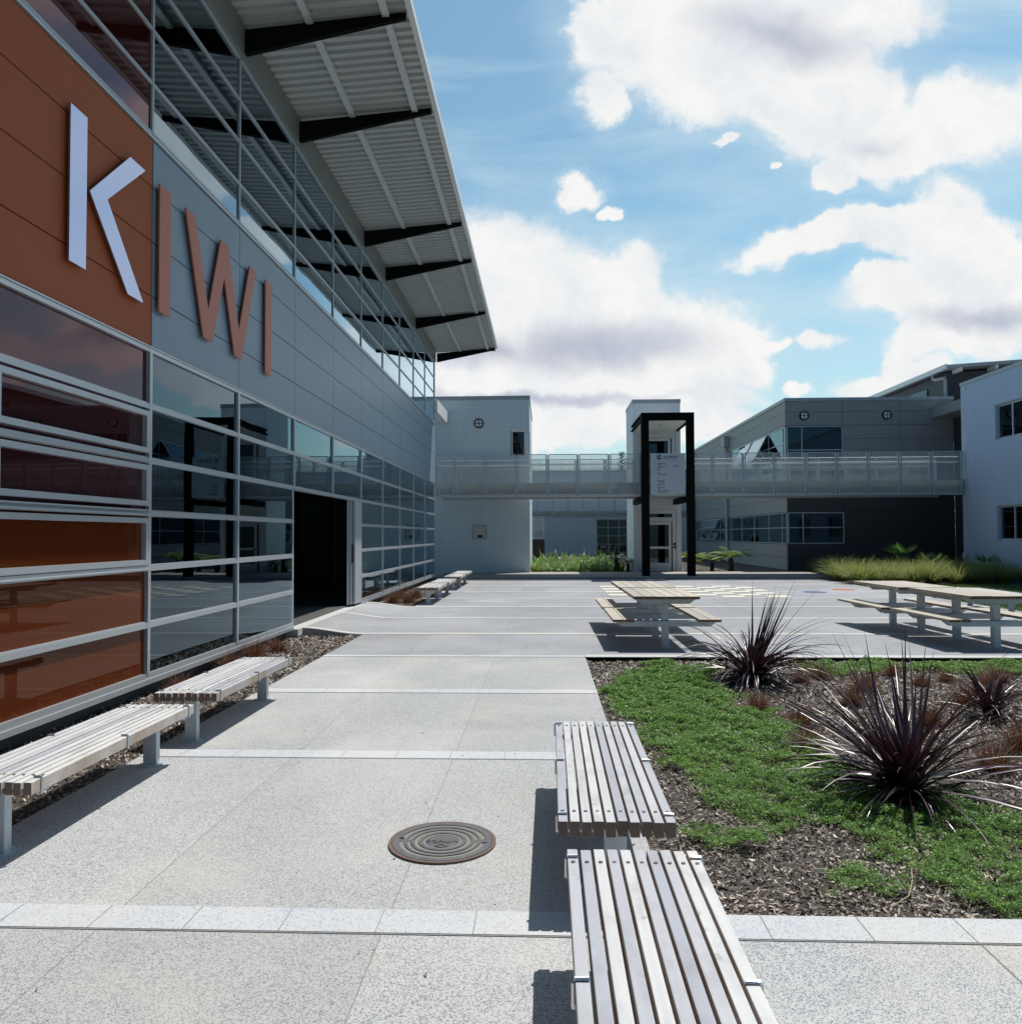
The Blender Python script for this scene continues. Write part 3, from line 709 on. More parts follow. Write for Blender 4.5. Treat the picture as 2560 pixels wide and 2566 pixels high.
# ------------------------------------------------------------------ slatted benches
def make_bench(label):
    t = thing('slatted_bench', label, 'bench', (0, 0, 0), 0, 'slatted benches in the courtyard')
    L, Wd, n = 1.92, .53, 10; pitch = .0535
    m = MB()
    for i in range(n):
        x = -Wd/2+i*pitch; j0 = random.uniform(-.008, .008); j1 = random.uniform(-.008, .008)
        m.box(x+.001, -L/2+j0, .35, x+.044, L/2+j1, .42+random.uniform(-.0015, .0015))
    m.build('seat', WOODB, t, bevel=.004)
    for y in (-L/2+.13, L/2-.13):
        lm = MB(); lm.box(-.05, y-.03, .0, .05, y+.03, .335); lg = lm.build('leg', GALV, t, bevel=.003)
        fm = MB(); fm.cyl((0, y, 0), .085, .008, n=20); fm.build('foot_plate', GALV, lg)
        cm = MB(); cm.box(-Wd/2+.01, y-.035, .335, Wd/2-.015, y+.035, .349); cm.build('cross_bearer', GALV, t)
        bm = MB()
        for i in range(n): bm.cyl((-Wd/2+i*pitch+.0225, y, .419), .0085, .004, n=8)
        bm.build('bolt', IRON, t)
    for y in (-L/2+.085, .0, L/2-.085):
        for s_ in (-1, 1):
            sm = MB()
            xe = -Wd/2-.003 if s_ < 0 else -Wd/2+(n-1)*pitch+.048
            x_in = xe+.045 if s_ < 0 else xe-.045
            sm.tube([(xe, y, .34), (xe, y, .412), (xe+(.004 if s_ < 0 else -.004), y, .424), (x_in, y, .4255)], .0075, 8); sm.build('strap', STRAP, t)
    return t
B0 = make_bench('nearest slatted bench, cut off by the bottom of the view')
def place(b, x, y, rz=0.): b.location = (x, y, 0); b.rotation_euler = (0, 0, rz)
place(B0, .345, 2.33, rad(-.2))
for (x, y, lb) in ((.325, 4.565, 'slatted bench lying between the planted bed and the nearest bench'),
                   (-2.94, 5.04, 'slatted bench by the red glass, nearest the left edge'),
                   (-2.94, 7.39, 'slatted bench by the dark glazing just before the bark corner'),
                   (-2.89, 20.5, 'slatted bench past the doorway, first of the far row'),
                   (-2.88, 22.6, 'slatted bench past the doorway, second of the far row'),
                   (-2.88, 25.65, 'slatted bench past the doorway, third of the far row'),
                   (-2.88, 27.8, 'slatted bench farthest away, last by the terrace step'),
                   (9.95, 18.3, 'slatted bench by the lawn, half hidden behind the right-hand picnic tables')):
    dup(B0, (x, y, 0), rad(random.uniform(-.4, .4)), lb)

# ------------------------------------------------------------------ picnic tables
def make_table(label):
    t = thing('picnic_table', label, 'picnic table', (0, 0, 0), 0, 'timber and steel picnic tables')
    L = 1.89
    m = MB()
    for i in range(6):
        x = -.49+i*.163; m.box(x, random.uniform(-.004, .004), .745, x+.155, L+random.uniform(-.006, .006), .79+random.uniform(-.002, .002))
    m.build('table_top', WOODP, t, bevel=.004)
    for s_ in (-1, 1):
        m = MB()
        for i in range(2):
            x = s_*.635+(-.16 if i == 0 else .003); m.box(x, .0, .41, x+.155, L, .45)
        m.build('seat', WOODP, t, bevel=.004)
    for y in (.24, 1.31):
        m = MB(); m.box(-.05, y-.05, 0, .05, y+.05, .66); p_ = m.build('post', GALV, t, bevel=.004)
        MB().cyl((0, y, 0), .09, .006, n=20).build('foot_plate', GALV, p_)
        m = MB(); m.prism([(-.47, .742), (.47, .742), (.36, .662), (-.36, .662)], 1, y-.04, y+.04); m.build('top_bearer', GALV, t)
        m = MB(); m.prism([(-.76, .408), (.76, .408), (.66, .33), (-.66, .33)], 1, y-.085, y-.052); m.prism([(-.76, .408), (.76, .408), (.66, .33), (-.66, .33)], 1, y+.052, y+.085); m.build('seat_bearer', GALV, t)
    return t
T0 = make_table('nearer picnic table of the middle pair, behind the bronze flax')
T0.location = (1.80, 11.84, 0)
dup(T0, (1.79, 13.86, 0), 0, 'farther picnic table of the middle pair, beside the painted chessboard')
dup(T0, (6.66, 11.86, 0), rad(1.2), 'nearer picnic table of the right-hand pair, cut by the frame edge')
dup(T0, (6.50, 13.84, 0), rad(1.2), 'farther picnic table of the right-hand pair, in front of the tussocks')

# ------------------------------------------------------------------ manhole cover
mh = thing('manhole_cover', 'round cast iron manhole cover with raised rings set in the pale paving', 'manhole cover', (-.572, 4.43, .0))
MB().cyl((0, 0, .001), .275, .007, n=56).build('cover', IRON, mh)
MB().ring((0, 0, .001), .277, .296, .011, n=64).build('rim', RUST, mh)
m = MB()
for r0, r1, a0, a1 in ((.213, .236, rad(8), rad(172)), (.178, .193, rad(5), rad(176)), (.213, .236, rad(186), rad(352)), (.178, .193, rad(186), rad(352)), (.135, .155, 0, 2*math.pi), (.095, .108, 0, 2*math.pi)):
    m.ring((0, 0, .0081), r0, r1, .0012, n=48, a0=a0, a1=a1)
m.build('dirt_groove', IRONG, mh)
m = MB()
for r0, r1 in ((.238, .2745), (.196, .210), (.158, .175), (.110, .132)): m.ring((0, 0, .0082), r0, r1, .005, n=56)
m.build('raised_ring', IRON, mh)
for a in (rad(172), rad(-6)): MB().box(.235*math.cos(a)-.016, .235*math.sin(a)-.005, .0135, .235*math.cos(a)+.016, .235*math.sin(a)+.005, .0142).build('key_hole', BLACKST, mh)
Rz180 = Matrix.Rotation(math.pi, 3, 'Z')
text_part('raised_text', 'HYNDS', .052, (0, .018, .0085), Rz180, IRON, mh, .003, 'CENTER', 1.05)
m = MB(); m.ring((.0, -.045, .0082), .036, .043, .004, n=30, a0=rad(-150), a1=rad(150)); m.box(-.02, -.063, .0082, -.013, -.027, .012); m.box(.013, -.063, .0082, .02, -.027, .012); m.box(-.013, -.049, .0082, .013, -.041, .012)
m.build('emblem', IRON, mh)

# ------------------------------------------------------------------ bulkhead lamps
def bulkhead(x, y, z, label):
    t = thing('wall_lamp', label, 'lamp', (x, y, z), 0, 'round bulkhead lamps with a cross guard')
    MB().cyl((0, -.05, 0), .165, .045, 1, 28).build('diffuser', LAMPW, t)
    m = MB(); m.ring((0, -.075, 0), .162, .205, .075, 1, 32); m.box(-.165, -.075, -.011, .165, -.055, .011); m.box(-.011, -.076, -.165, .011, -.0555, .165); m.build('guard', BLACKST, t)
    return t

# ------------------------------------------------------------------ white block at the end of the court
wb = thing('white_block_building', 'white painted blockwork wing closing the far left end of the court', 'building')
WY = 34.4
m = MB()      # walls with the corner window cut out
m.box(-14, WY, -.1, -1.45, WY+.2, 7.6); m.box(-1.45, WY, -.1, -.63, WY+.2, 5.10); m.box(-1.45, WY, 6.26, -.63, WY+.2, 7.6)
m.box(-.83, WY+.2, -.1, -.63, 41, 5.10); m.box(-.83, WY+.2, 6.26, -.63, 41, 7.6); m.box(-.83, WY+.9, 5.10, -.63, 41, 6.26)
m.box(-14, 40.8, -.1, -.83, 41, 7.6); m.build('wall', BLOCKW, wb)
MB().box(-14, WY-.03, 7.6, -.60, 41, 7.77).build('parapet', ALU2, wb)
MB().box(-14, WY+.5, 4.9, -1.9, 40.5, 7.0).build('inner_wall', DARKIN, wb)
m = MB(); m.box(-1.42, WY+.05, 5.10, -1.36, WY+.12, 6.26); m.box(-.86, WY+.05, 5.10, -.80, WY+.12, 6.26); m.box(-1.36, WY+.05, 6.2, -.86, WY+.12, 6.26); m.box(-1.36, WY+.05, 5.1, -.86, WY+.12, 5.16)
m.box(-.74, WY+.2, 5.10, -.68, WY+.26, 6.26); m.box(-.74, WY+.26, 5.1, -.68, WY+.9, 5.16); m.box(-.74, WY+.26, 6.2, -.68, WY+.9, 6.26)
cw = m.build('window', WHITE, wb)
m = MB(); m.box(-1.36, WY+.08, 5.16, -.86, WY+.086, 6.2); m.box(-.72, WY+.26, 5.16, -.714, WY+.9, 6.2); m.build('glass_pane', GLASSD, cw)
MB().box(-.80, WY+.05, 5.1, -.745, WY+.2, 6.26).build('window_post', WHITE, cw)
nc = thing('notice_case', 'small framed notice case on the white end wall', 'notice case', (-2.8, WY, 1.84))
m = MB(); m.box(-.31, -.06, -.31, -.25, -.001, .31); m.box(.25, -.06, -.31, .31, -.001, .31); m.box(-.25, -.06, .25, .25, -.001, .31); m.box(-.25, -.06, -.31, .25, -.001, -.25); m.build('frame', PIPE, nc)
MB().box(-.25, -.02, -.25, .25, -.002, .25).build('notice', PAPER, nc)
m = MB(); m.box(-.1, -.04, -.24, .12, -.021, -.11); m.build('lock_plate', INK, nc)
bulkhead(-2.83, WY, 6.57, 'round wall lamp on the white end wall above the footbridge')
ov = MB(); ov.box(-4.52, Y1+.085, 6.55, -4.16, WY-.01, 7.05); ov.build('box_gutter', WHITE, wb)

# ------------------------------------------------------------------ lift tower
tw = thing('lift_tower', 'slim white lift tower with glazed doors behind the black portal', 'building')
TY = 35.2; X0, X1 = 3.92, 6.0
m = MB()
def frontwall(m, z0, z1, oz0, oz1, ox0, ox1, y=TY, d=.25):
    m.box(X0, y, z0, ox0, y+d, z1); m.box(ox1, y, z0, X1, y+d, z1); m.box(ox0, y, oz1, ox1, y+d, z1)
    if oz0 > z0: m.box(ox0, y, z0, ox1, y+d, oz0)
frontwall(m, -.1, 3.4, .05, 2.80, 4.14, 5.80); frontwall(m, 3.4, 7.5, 3.6, 6.15, 4.14, 5.80)
m.box(X0, TY+.25, -.1, X0+.2, 38, 7.5); m.box(X1-.2, TY+.25, -.1, X1, 38, 7.5); m.box(X0+.2, 37.8, -.1, X1-.2, 38, 7.5)
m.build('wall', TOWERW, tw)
MB().box(X0-.02, TY-.02, 7.5, X1+.02, 38.02, 7.68).build('parapet', ALU2, tw)
MB().box(4.16, TY+.6, .0, 5.78, TY+.65, 7.3).build('inner_wall', DARKIN, tw)
def liftdoor(z0, ztop):
    m = MB(); m.box(4.15, TY+.06, z0, 4.28, TY+.18, ztop); m.box(5.62, TY+.06, z0, 5.79, TY+.18, ztop); m.box(4.28, TY+.06, ztop-.16, 5.62, TY+.18, ztop)
    m.box(4.28, TY+.08, z0+2.17, 5.62, TY+.16, z0+2.36)
    fr = m.build('door_frame', WHITE, tw)
    MB().box(4.28, TY+.10, z0+2.37, 5.62, TY+.106, ztop-.17).build('transom_glass', GLASSD, fr)
    m = MB(); a, b_ = 4.36, 5.56
    m.box(a, TY+.04, z0, a+.13, TY+.10, z0+2.16); m.box(b_-.1, TY+.04, z0, b_, TY+.10, z0+2.16)
    m.box(a+.13, TY+.04, z0+2.04, b_-.1, TY+.10, z0+2.16); m.box(a+.13, TY+.04, z0, b_-.1, TY+.10, z0+.36); m.box(a+.13, TY+.04, z0+.98, b_-.1, TY+.10, z0+1.08)
    d = m.build('door', WHITE, tw)
    MB().box(a+.13, TY+.07, z0+.36, b_-.1, TY+.076, z0+2.04).build('door_glass', GLASSD, d)
    MB().box(a+.02, TY-.0, z0+1.0, a+.22, TY+.04, z0+1.04).build('handle', BLACKST, d)
    MB().box(4.62, TY-.08, z0+2.2, 5.08, TY+.06, z0+2.36).build('light_box', WHITE, fr)
    m = MB(); m.box(5.66, TY+.04, z0+1.14, 5.76, TY+.058, z0+1.24); m.box(5.66, TY+.04, z0+1.0, 5.76, TY+.058, z0+1.09); m.build('call_button', BLACKST, fr)
liftdoor(.1, 2.79); liftdoor(3.80, 6.14)

# ------------------------------------------------------------------ black portal with canopy, sign
pt = thing('portal_frame', 'tall black steel portal with a white-lined canopy in front of the lift tower', 'portal')
PY = 31.2
m = MB(); m.box(3.81, PY, .1, 4.10, PY+.3, 6.2); m.build('post', BLACKST, pt, bevel=.008)
m = MB(); m.box(5.57, PY, .1, 5.86, PY+.3, 6.2); m.build('post', BLACKST, pt, bevel=.008)
MB().box(3.81, PY-.002, 6.2, 5.86, PY+.3, 6.48).build('beam', BLACKST, pt)
cn = MB().box(3.93, PY+.301, 6.30, 5.80, 35.15, 6.42).build('canopy', SOFFW, pt)
m = MB(); m.box(3.82, PY+.302, 6.22, 3.92, 35.1, 6.29); m.box(3.82, PY+.302, 6.42, 3.92, 35.1, 6.48); m.box(3.90, PY+.302, 6.29, 3.925, 35.1, 6.42); m.build('edge_channel', BLACKST, pt)
m = MB(); m.box(5.81, PY+.302, 6.22, 5.86, 35.1, 6.48); m.build('edge_channel', BLACKST, pt)
MB().box(4.75, 33.2, 6.285, 4.95, 33.3, 6.299).build('downlight', PIPE, cn)
for x in (3.86, 5.60):
    m = MB(); m.box(x, PY+.301, 3.0, x+.2, 34.9, 3.235); m.build('bracket', BLACKST, pt)
sn = thing('wayfinding_sign', 'square pale grey directory sign hung between the black portal posts', 'sign', (4.80, PY-.12, 0))
MB().box(-.67, 0, 3.26, .67, .05, 4.87).build('panel', SIGNM, sn, bevel=.004)
RX = Matrix.Rotation(math.pi/2, 3, 'X')
def st(s, size, x, z, mt=INK, sx=1., sp_=1.): text_part('lettering', s, size, (x, -.002, z), RX, mt, sn, .0015, 'LEFT', sx, sp_, size*.035)
s_ = 1.34/1470.       # sign pixels (zoom of the sign) to metres
def sx_(px): return -.67+(px-85)*s_
def sz_(py): return 4.87-(py-95)*1.61/1740
st('ALBANY', .115, sx_(640), sz_(288), INK, 1.15, 1.25); st('JUNIOR HIGH SCHOOL', .042, sx_(640), sz_(350), INK, 1.1, 1.15)
for (py, a, b2) in ((552, 'Administration', 'Reception'), (685, 'Performing Arts', 'Auditorium'), (820, 'Puriri', ''), (918, 'Kauri', ''), (1012, 'Whanau Atrium', ''), (1275, 'Gymnasium', 'Hall and Gallery'), (1415, 'Hard Courts', 'Netball'), (1560, 'Playing Fields', 'Pavilion'), (1700, 'Car Park / Way Out', 'Deliveries / Parking')):
    st(a, .056, sx_(372), sz_(py), INK if py != 918 else INKR, 1.0)
    if b2: st(b2, .042, sx_(372), sz_(py+48), INK)
m = MB()     # arrows
for py, dr in ((542, 1), (672, 1), (810, 1), (908, -1), (1003, -1), (1265, -2), (1405, -2), (1552, -1), (1690, 1)):
    z = sz_(py); x0, x1 = sx_(225), sx_(295); m.box(x0, -.002, z-.003, x1, .0, z+.003)
    t_ = x1 if dr > 0 else x0; q = -.02 if dr > 0 else .02
    m.prism([(t_, z), (t_+q, z+.016), (t_+q, z-.016)], 1, -.002, 0)
m.box(sx_(360), -.002, sz_(445), sx_(1250), 0, sz_(440))
m.build('arrow', INK, sn)
m = MB(); c0 = (sx_(470), -.002, sz_(265))
for i in range(9):
    a = rad(60+i*30); a2 = a+rad(26); R0, R1 = .045, .1
    m.prism([(c0[0]+R0*math.cos(a), c0[2]+R0*math.sin(a)), (c0[0]+R1*math.cos(a), c0[2]+R1*math.sin(a)), (c0[0]+R1*math.cos(a2), c0[2]+R1*math.sin(a2)), (c0[0]+R0*math.cos(a2+.5), c0[2]+R0*math.sin(a2+.5))], 1, -.002, 0)
m.ring((c0[0]-.004, -.002, c0[2]-.01), .040, .068, .002, 1, 24, rad(20), rad(300)); m.build('crest', INK, sn)
m = MB()
for (a, b_, c_, d_) in ((1090, 600, 1110, 660), (1105, 585, 1135, 610), (1180, 600, 1205, 640), (1210, 620, 1255, 640), (1205, 655, 1245, 685)): m.prism([(sx_(a), sz_(b_)), (sx_(c_), sz_(b_)+.004), (sx_(c_)+.01, sz_(d_)), (sx_(a)-.01, sz_(d_))], 1, -.002, 0)
m.build('map_mark', INK, sn)

# ------------------------------------------------------------------ footbridge
def mesh_panel(m, x0, x1, z0, z1, y, vs_, hs, vt, ht):
    x = x0+vs_
    while x < x1-.02: m.box(x-vt/2, y, z0, x+vt/2, y+.006, z1); x += vs_
    z = z0+hs
    while z < z1-.01: m.box(x0, y-.007, z-ht/2, x1, y-.001, z+ht/2); z += hs
def footbridge(name, label, xs, y, yb, z0, ztop, ztop_slab, gaps=(), back=True, vs_=.06, hs=.042, coarse=1., slabmat=None):
    t = thing(name, label, 'footbridge')
    MB().box(xs[0]-.05, y+.08, z0+.03, xs[-1]+.05, yb-.08, ztop_slab).build('deck', slabmat or CONCR, t)
    m = MB(); m.box(xs[0]-.05, y+.06, z0-.05, xs[-1]+.05, y+.14, z0+.029); m.box(xs[0]-.05, yb-.14, z0-.05, xs[-1]+.05, yb-.06, z0+.029); m.build('edge_beam', GALV, t)
    for side, yy in (((0, y),) if not back else ((0, y), (1, yb))):
        for i in range(len(xs)-1):
            a, b_ = xs[i]+.035, xs[i+1]-.035
            if b_-a < .1: continue
            f = MB(); w2 = .03
            w2 = .042; f.box(a, yy-.02, z0+.03, a+w2, yy+.02, ztop); f.box(b_-w2, yy-.02, z0+.03, b_, yy+.02, ztop)
            f.box(a+w2, yy-.02, ztop-.035, b_-w2, yy+.02, ztop); f.box(a+w2, yy-.02, z0+.03, b_-w2, yy+.02, z0+.07)
            p_ = f.build('railing_panel', GALV, t)
            mm = MB(); mesh_panel(mm, a+w2, b_-w2, z0+.07, ztop-.035, yy, vs_, hs, .0085*coarse, .0115*coarse); mm.build('wire_mesh', GALV2, p_)
        for x in xs:
            m = MB(); yo = yy+(.03 if side == 0 else -.08); m.box(x-.022, yo, z0+.1, x+.022, yo+.05, ztop-.02); m.build('post', GALV, t)
        yi = yy+(.14 if side == 0 else -.14)
        for zr in (ztop-.22, ztop-.42):
            m = MB(); m.tube([(xs[0]+.1, yi, zr), (xs[-1]-.1, yi, zr)], .017, 8); m.build('handrail', STRAP, t)
    return t
xs = [-4.28]+[-3.56+1.23*i for i in range(7)]+[5.0]
xs2 = [5.45]+[6.66+1.209*i for i in range(9)]
footbridge('footbridge', 'galvanised mesh-sided concrete footbridge spanning the whole court at first floor', xs[:-1]+[5.04]+[5.45]+xs2[1:], 31.7, 33.9, 3.27, 4.93, 3.79)
footbridge('footbridge', 'second footbridge farther back, seen beneath the near one', [-9.1+1.22*i for i in range(18)], 63, 65, 3.15, 4.9, 3.6, back=False, vs_=.12, hs=.1, coarse=1.3)
MB().box(3.95, 33.85, 3.3, 5.95, 35.15, 3.79).build('landing', CONCR, tw)

# ------------------------------------------------------------------ grey wing on the right
gb = thing('grey_wing_building', 'two storey grey panelled wing with ribbon windows right of the lift tower', 'building')
GX, GY = 11.12, 36.9; GZ = 7.8
def panwall_front(m, x0s, zs, y, t=.05, g=.007):
    for i in range(len(x0s)-1):
        for j in range(len(zs)-1): m.box(x0s[i]+g, y-t, zs[j]+g, x0s[i+1]-g, y, zs[j+1]-g)
ZP = [.05, 1.24]; zup = [2.72, 3.35, 3.97]; 
m = MB(); MBk = MB()
front_x = [11.12, 13.65, 16.24, 18.6]
# below the lower window, between windows, above upper; right part full height
md = MB(); panwall_front(md, [11.10, 13.65], [.05, .65, 1.24], GY); panwall_front(md, [11.10, 13.65], [2.72, 3.35, 4.0, 4.62], GY)  # lower front panels: shade under the footbridge put into a darker colour
panwall_front(m, [11.10, 13.65], [6.68, 7.30, 7.8], GY)
panwall_front(m, [13.65, 16.24, 18.6], [4.0, 4.62, 5.44, 6.06, 6.68, 7.30, 7.8], GY); panwall_front(md, [13.65, 16.24, 18.6], [.05, .65, 1.24, 1.98, 2.72, 3.35, 4.0], GY); md.build('shade_toned_cladding', CLADD, gb)
def panwall_side(m, ys, zs, x, t=.05, g=.007):
    for i in range(len(ys)-1):
        for j in range(len(zs)-1): m.box(x, ys[i]+g, zs[j]+g, x+t, ys[i+1]-g, zs[j+1]-g)
m.build('front_cladding', CLADB, gb); m = MB()
sy = [GY-.05]+[39.8+2.72*i for i in range(9)]
xsd = GX-.06
panwall_side(m, sy, [.05, .65, 1.24], xsd); m.build('side_cladding', CLADB, gb); m = MB()
panwall_side(m, sy, [2.72, 3.35, 4.0, 4.62], xsd); m.build('side_cladding', CLADB, gb); m = MB(); panwall_side(m, sy, [6.68, 7.30, 7.8], xsd)
panwall_side(m, sy[4:], [4.62, 5.3, 6.0, 6.68], xsd)
m.build('side_cladding', CLADB, gb)
m = MB(); m.box(GX-.008, GY+.01, -.1, 18.6, 62, 1.24); m.box(GX-.008, GY+.01, 2.72, 18.6, 62, 4.62); m.box(GX-.008, GY+.01, 6.68, 18.6, 62, 7.8)
m.box(13.68, GY+.01, 1.24, 18.6, 62, 6.68); m.build('wall', DARKIN, gb)
m = MB(); m.box(xsd-.04, GY-.09, 7.8, 18.62, 62, 7.95); m.build('parapet', ALU2, gb)
def ribbon_front(z0, zm, z1, xs_, y):
    m = MB(); d0, d1 = y-.06, y+.01; t = .045
    m.box(xs_[0], d0, z0, xs_[-1], d1, z0+t); m.box(xs_[0], d0, z1-t, xs_[-1], d1, z1); m.box(xs_[0], d0+.003, zm-t/2, xs_[-1], d1, zm+t/2)
    for x in xs_: m.box(x-t/2, d0+.005, z0+t, x+t/2, d1, z1-t)
    o = m.build('window', ALU, gb); MB().box(xs_[0], y-.02, z0+t, xs_[-1], y-.014, z1-t).build('glass_pane', GLASSD, o)
ribbon_front(1.26, 2.0, 2.70, [11.14, 11.80, 13.62], GY); ribbon_front(4.64, 5.55, 6.66, [11.14, 11.80, 13.62], GY)
def ribbon_side(z0, zm, z1, ys_, x, openp):
    m = MB(); d0, d1 = x, x+.05; t = .045
    m.box(d0, ys_[0], z0, d1, ys_[-1], z0+t); m.box(d0, ys_[0], z1-t, d1, ys_[-1], z1); m.box(d0+.003, ys_[0], zm-t/2, d1, ys_[-1], zm+t/2)
    for y in ys_: m.box(d0+.005, y-t/2, z0+t, d1, y+t/2, z1-t)
    o = m.build('window', ALU, gb); MB().box(x+.03, ys_[0], z0+t, x+.036, ys_[-1], z1-t).build('glass_pane', GLASSD, o)
    for (ya, yb, za, zb) in openp:      # awning lights pushed open at the bottom
        f = MB(); a = rad(28); hh = zb-za; q = .04
        def P(y, s, o_): return (x-.005-math.sin(a)*s-math.cos(a)*o_, y, zb-math.cos(a)*s+math.sin(a)*o_)
        def bar(y0, y1, s0, s1):
            vs = [P(y, s, o_) for o_ in (0, .03) for s in (s0, s1) for y in (y0, y1)]
            f.quadmesh(vs, [(0, 2, 3, 1), (4, 5, 7, 6), (0, 1, 5, 4), (2, 6, 7, 3), (0, 4, 6, 2), (1, 3, 7, 5)])
        bar(ya, yb, 0, q); bar(ya, yb, hh-q, hh); bar(ya, ya+q, q, hh-q); bar(yb-q, yb, q, hh-q)
        s = f.build('opening_sash', ALU, o); g_ = MB(); g_.quadmesh([P(ya+q, q, .015), P(yb-q, q, .015), P(yb-q, hh-q, .015), P(ya+q, hh-q, .015)], [(0, 1, 2, 3)]); g_.build('sash_glass', GLASSD, s)
ribbon_side(1.26, 2.0, 2.70, [36.95, 37.6, 39.8, 42.55, 45.2, 47.9, 50.7, 53.2, 55.8, 58.4, 61], xsd, [(50.8, 53.1, 2.02, 2.66), (53.3, 55.7, 2.02, 2.66), (50.8, 53.1, 1.31, 1.98), (53.3, 55.7, 1.31, 1.98), (58.5, 60.9, 2.02, 2.66)])
ribbon_side(4.64, 5.9, 6.66, [36.95, 37.3, 39.7, 42.5, 45.2, 47.6], xsd, [(39.8, 42.4, 5.2, 6.6), (42.6, 45.1, 5.2, 6.6)])
m = MB(); m.box(xsd+.06, 36.6+.4, 4.6, 13.3, 61, 4.62); m.build('sill_board', PIPE, gb)
bulkhead(11.90, GY-.052, 7.12, 'round wall lamp near the corner of the grey wing')
bulkhead(15.62, GY-.052, 7.12, 'round wall lamp on the grey wing nearer the right-hand canopy')
dp = thing('downpipe', 'grey downpipe with a rainwater head on the side of the grey wing', 'downpipe', (xsd-.12, 48.3, 0), 0)
m = MB(); m.tube([(0, 0, 0), (0, 0, 6.95)], .09, 12); m.build('pipe', PIPE, dp)
MB().box(-.18, -.3, 6.95, .11, .3, 7.6).build('rainwater_head', PIPE, dp)
dp = thing('downpipe', 'thin grey downpipe farther along the grey wing, beside the black portal', 'downpipe', (xsd-.1, 58.6, 0), 0)
MB().tube([(0, 0, 0), (0, 0, 7.7)], .07, 10).build('pipe', PIPE, dp)
# small items on the lower sill
for i, (x, w2, h2, c_, lb) in enumerate(((12.72, .13, .10, PAPER, 'small pale box on the lower window sill of the grey wing'), (12.45, .22, .06, INK, 'small dark tray on the lower window sill of the grey wing'))):
    o = MB().box(x, GY+.06, 1.242, x+w2, GY+.16, 1.242+h2).build('box' if i == 0 else 'tray', c_); tag(o, lb, 'box' if i == 0 else 'tray')
# entry canopy between the wings
cp = thing('entry_canopy', 'flat grey entry canopy slab between the grey wing and pale block', 'canopy')
MB().box(17.6, 31.9, 6.95, 21, GY-.06, 7.40).build('slab', CLADB, cp)
MB().cyl((18.35, 34.6, 6.93), .10, .018, n=20).build('downlight', WHITE, cp)
# deep doorway under it
dw = MB(); dw.box(18.62, 32.2, -.1, 18.8, GY, 6.94); dw.build('side_wall', CLADD, cp)
m = MB(); 
for z in (3.8,):
    m.box(18.50, 34.2, z, 18.60, 34.3, z+2.4); m.box(18.50, 35.6, z, 18.60, 35.7, z+2.4); m.box(18.50, 34.3, z+2.3, 18.60, 35.6, z+2.4)
m.build('door_frame', WHITE, cp)
# upper hall roof behind
ur = thing('upper_hall_building', 'taller hall behind the grey wing with a pale overhanging pitched roof', 'building')
def rz_(x): return 9.30+(x-18.45)*.062
m = MB(); m.prism([(18.75, 7.0), (18.75, 9.2), (40, 10.4), (40, 7.0)], 1, 37.7, 47); m.build('wall', CLADD, ur)
m = MB(); m.prism([(18.45, rz_(18.45)-.02), (18.45, rz_(18.45)+.13), (42, rz_(42)+.13), (42, rz_(42)-.02)], 1, 37.0, 47.5); m.build('roof', ROOFM, ur)
m = MB(); m.box(18.36, 36.98, 9.24, 18.46, 47.5, 9.46); m.build('gutter', WHITE, ur)
for x in (19.0, 20.6, 22.2, 23.8):
    m = MB(); m.prism([(x, rz_(x)-.03), (x+.14, rz_(x)-.02), (x+.14, rz_(x)-.20), (x, rz_(x)-.21)], 1, 36.99, 37.69); m.build('rafter_end', WHITE, ur)
m = MB(); m.tube([(18.46, 38.4, 9.22), (18.46, 38.4, 9.05), (18.5, 38.2, 8.96), (18.66, 37.66, 8.94), (18.66, 37.62, 8.8), (18.66, 37.6, 7.9)], .075, 10); m.build('downpipe', PIPE, ur)
MB().box(18.70, 39.5, 8.2, 18.745, 46.5, 8.75).build('clerestory_glass', GLASSD, ur)
# ------------------------------------------------------------------ pale block on the right
rb = thing('pale_block_building', 'pale blue-white blockwork building filling the right edge of the view', 'building')
RXX = 16.4; RY1 = 31.9; wy = [(26.9, 29.54), (21.3, 23.9), (15.7, 18.3)]; wz = [(1.45, 2.70), (5.10, 6.36)]
m = MB(); ycur = RY1
zs = [-.1, 1.45, 2.70, 5.10, 6.36, 7.5]
for (a, b_) in wy:
    m.box(RXX, b_, -.1, RXX+.25, ycur, 7.5); ycur = a
    for z0, z1 in ((-.1, 1.45), (2.70, 5.10), (6.36, 7.5)): m.box(RXX, a, z0, RXX+.25, b_, z1)
m.box(RXX, 9, -.1, RXX+.25, ycur, 7.5); m.box(RXX+.25, RY1-.25, -.1, 24, RY1, 7.5); m.box(RXX+.25, 9, -.1, 24, 9.25, 7.5); m.box(23.8, 9.25, -.1, 24, RY1-.25, 7.5)
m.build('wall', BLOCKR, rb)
MB().box(RXX-.03, 8.97, 7.5, 24, RY1+.02, 7.62).build('parapet', ALU2, rb)
MB().box(RXX+.5, 9.3, 0, RXX+.55, RY1-.3, 7.4).build('inner_wall', DARKIN, rb)
for (a, b_) in wy:
    for (z0, z1) in wz:
        m = MB(); t = .07; x0, x1 = RXX+.10, RXX+.17
        m.box(x0, a, z0, x1, a+t, z1); m.box(x0, b_-t, z0, x1, b_, z1); m.box(x0, a+t, z0, x1, b_-t, z0+t); m.box(x0, a+t, z1-t, x1, b_-t, z1); m.box(x0, b_-.93, z0+t, x1, b_-.86, z1-t)
        o = m.build('window', ALU, rb); MB().box(x0+.03, a+t, z0+t, x0+.036, b_-t, z1-t).build('glass_pane', GLASSD, o)
MB().cyl((RXX-.05, 31.55, 7.33), .06, .05, 0, 16).build('security_sensor', WHITE, rb)
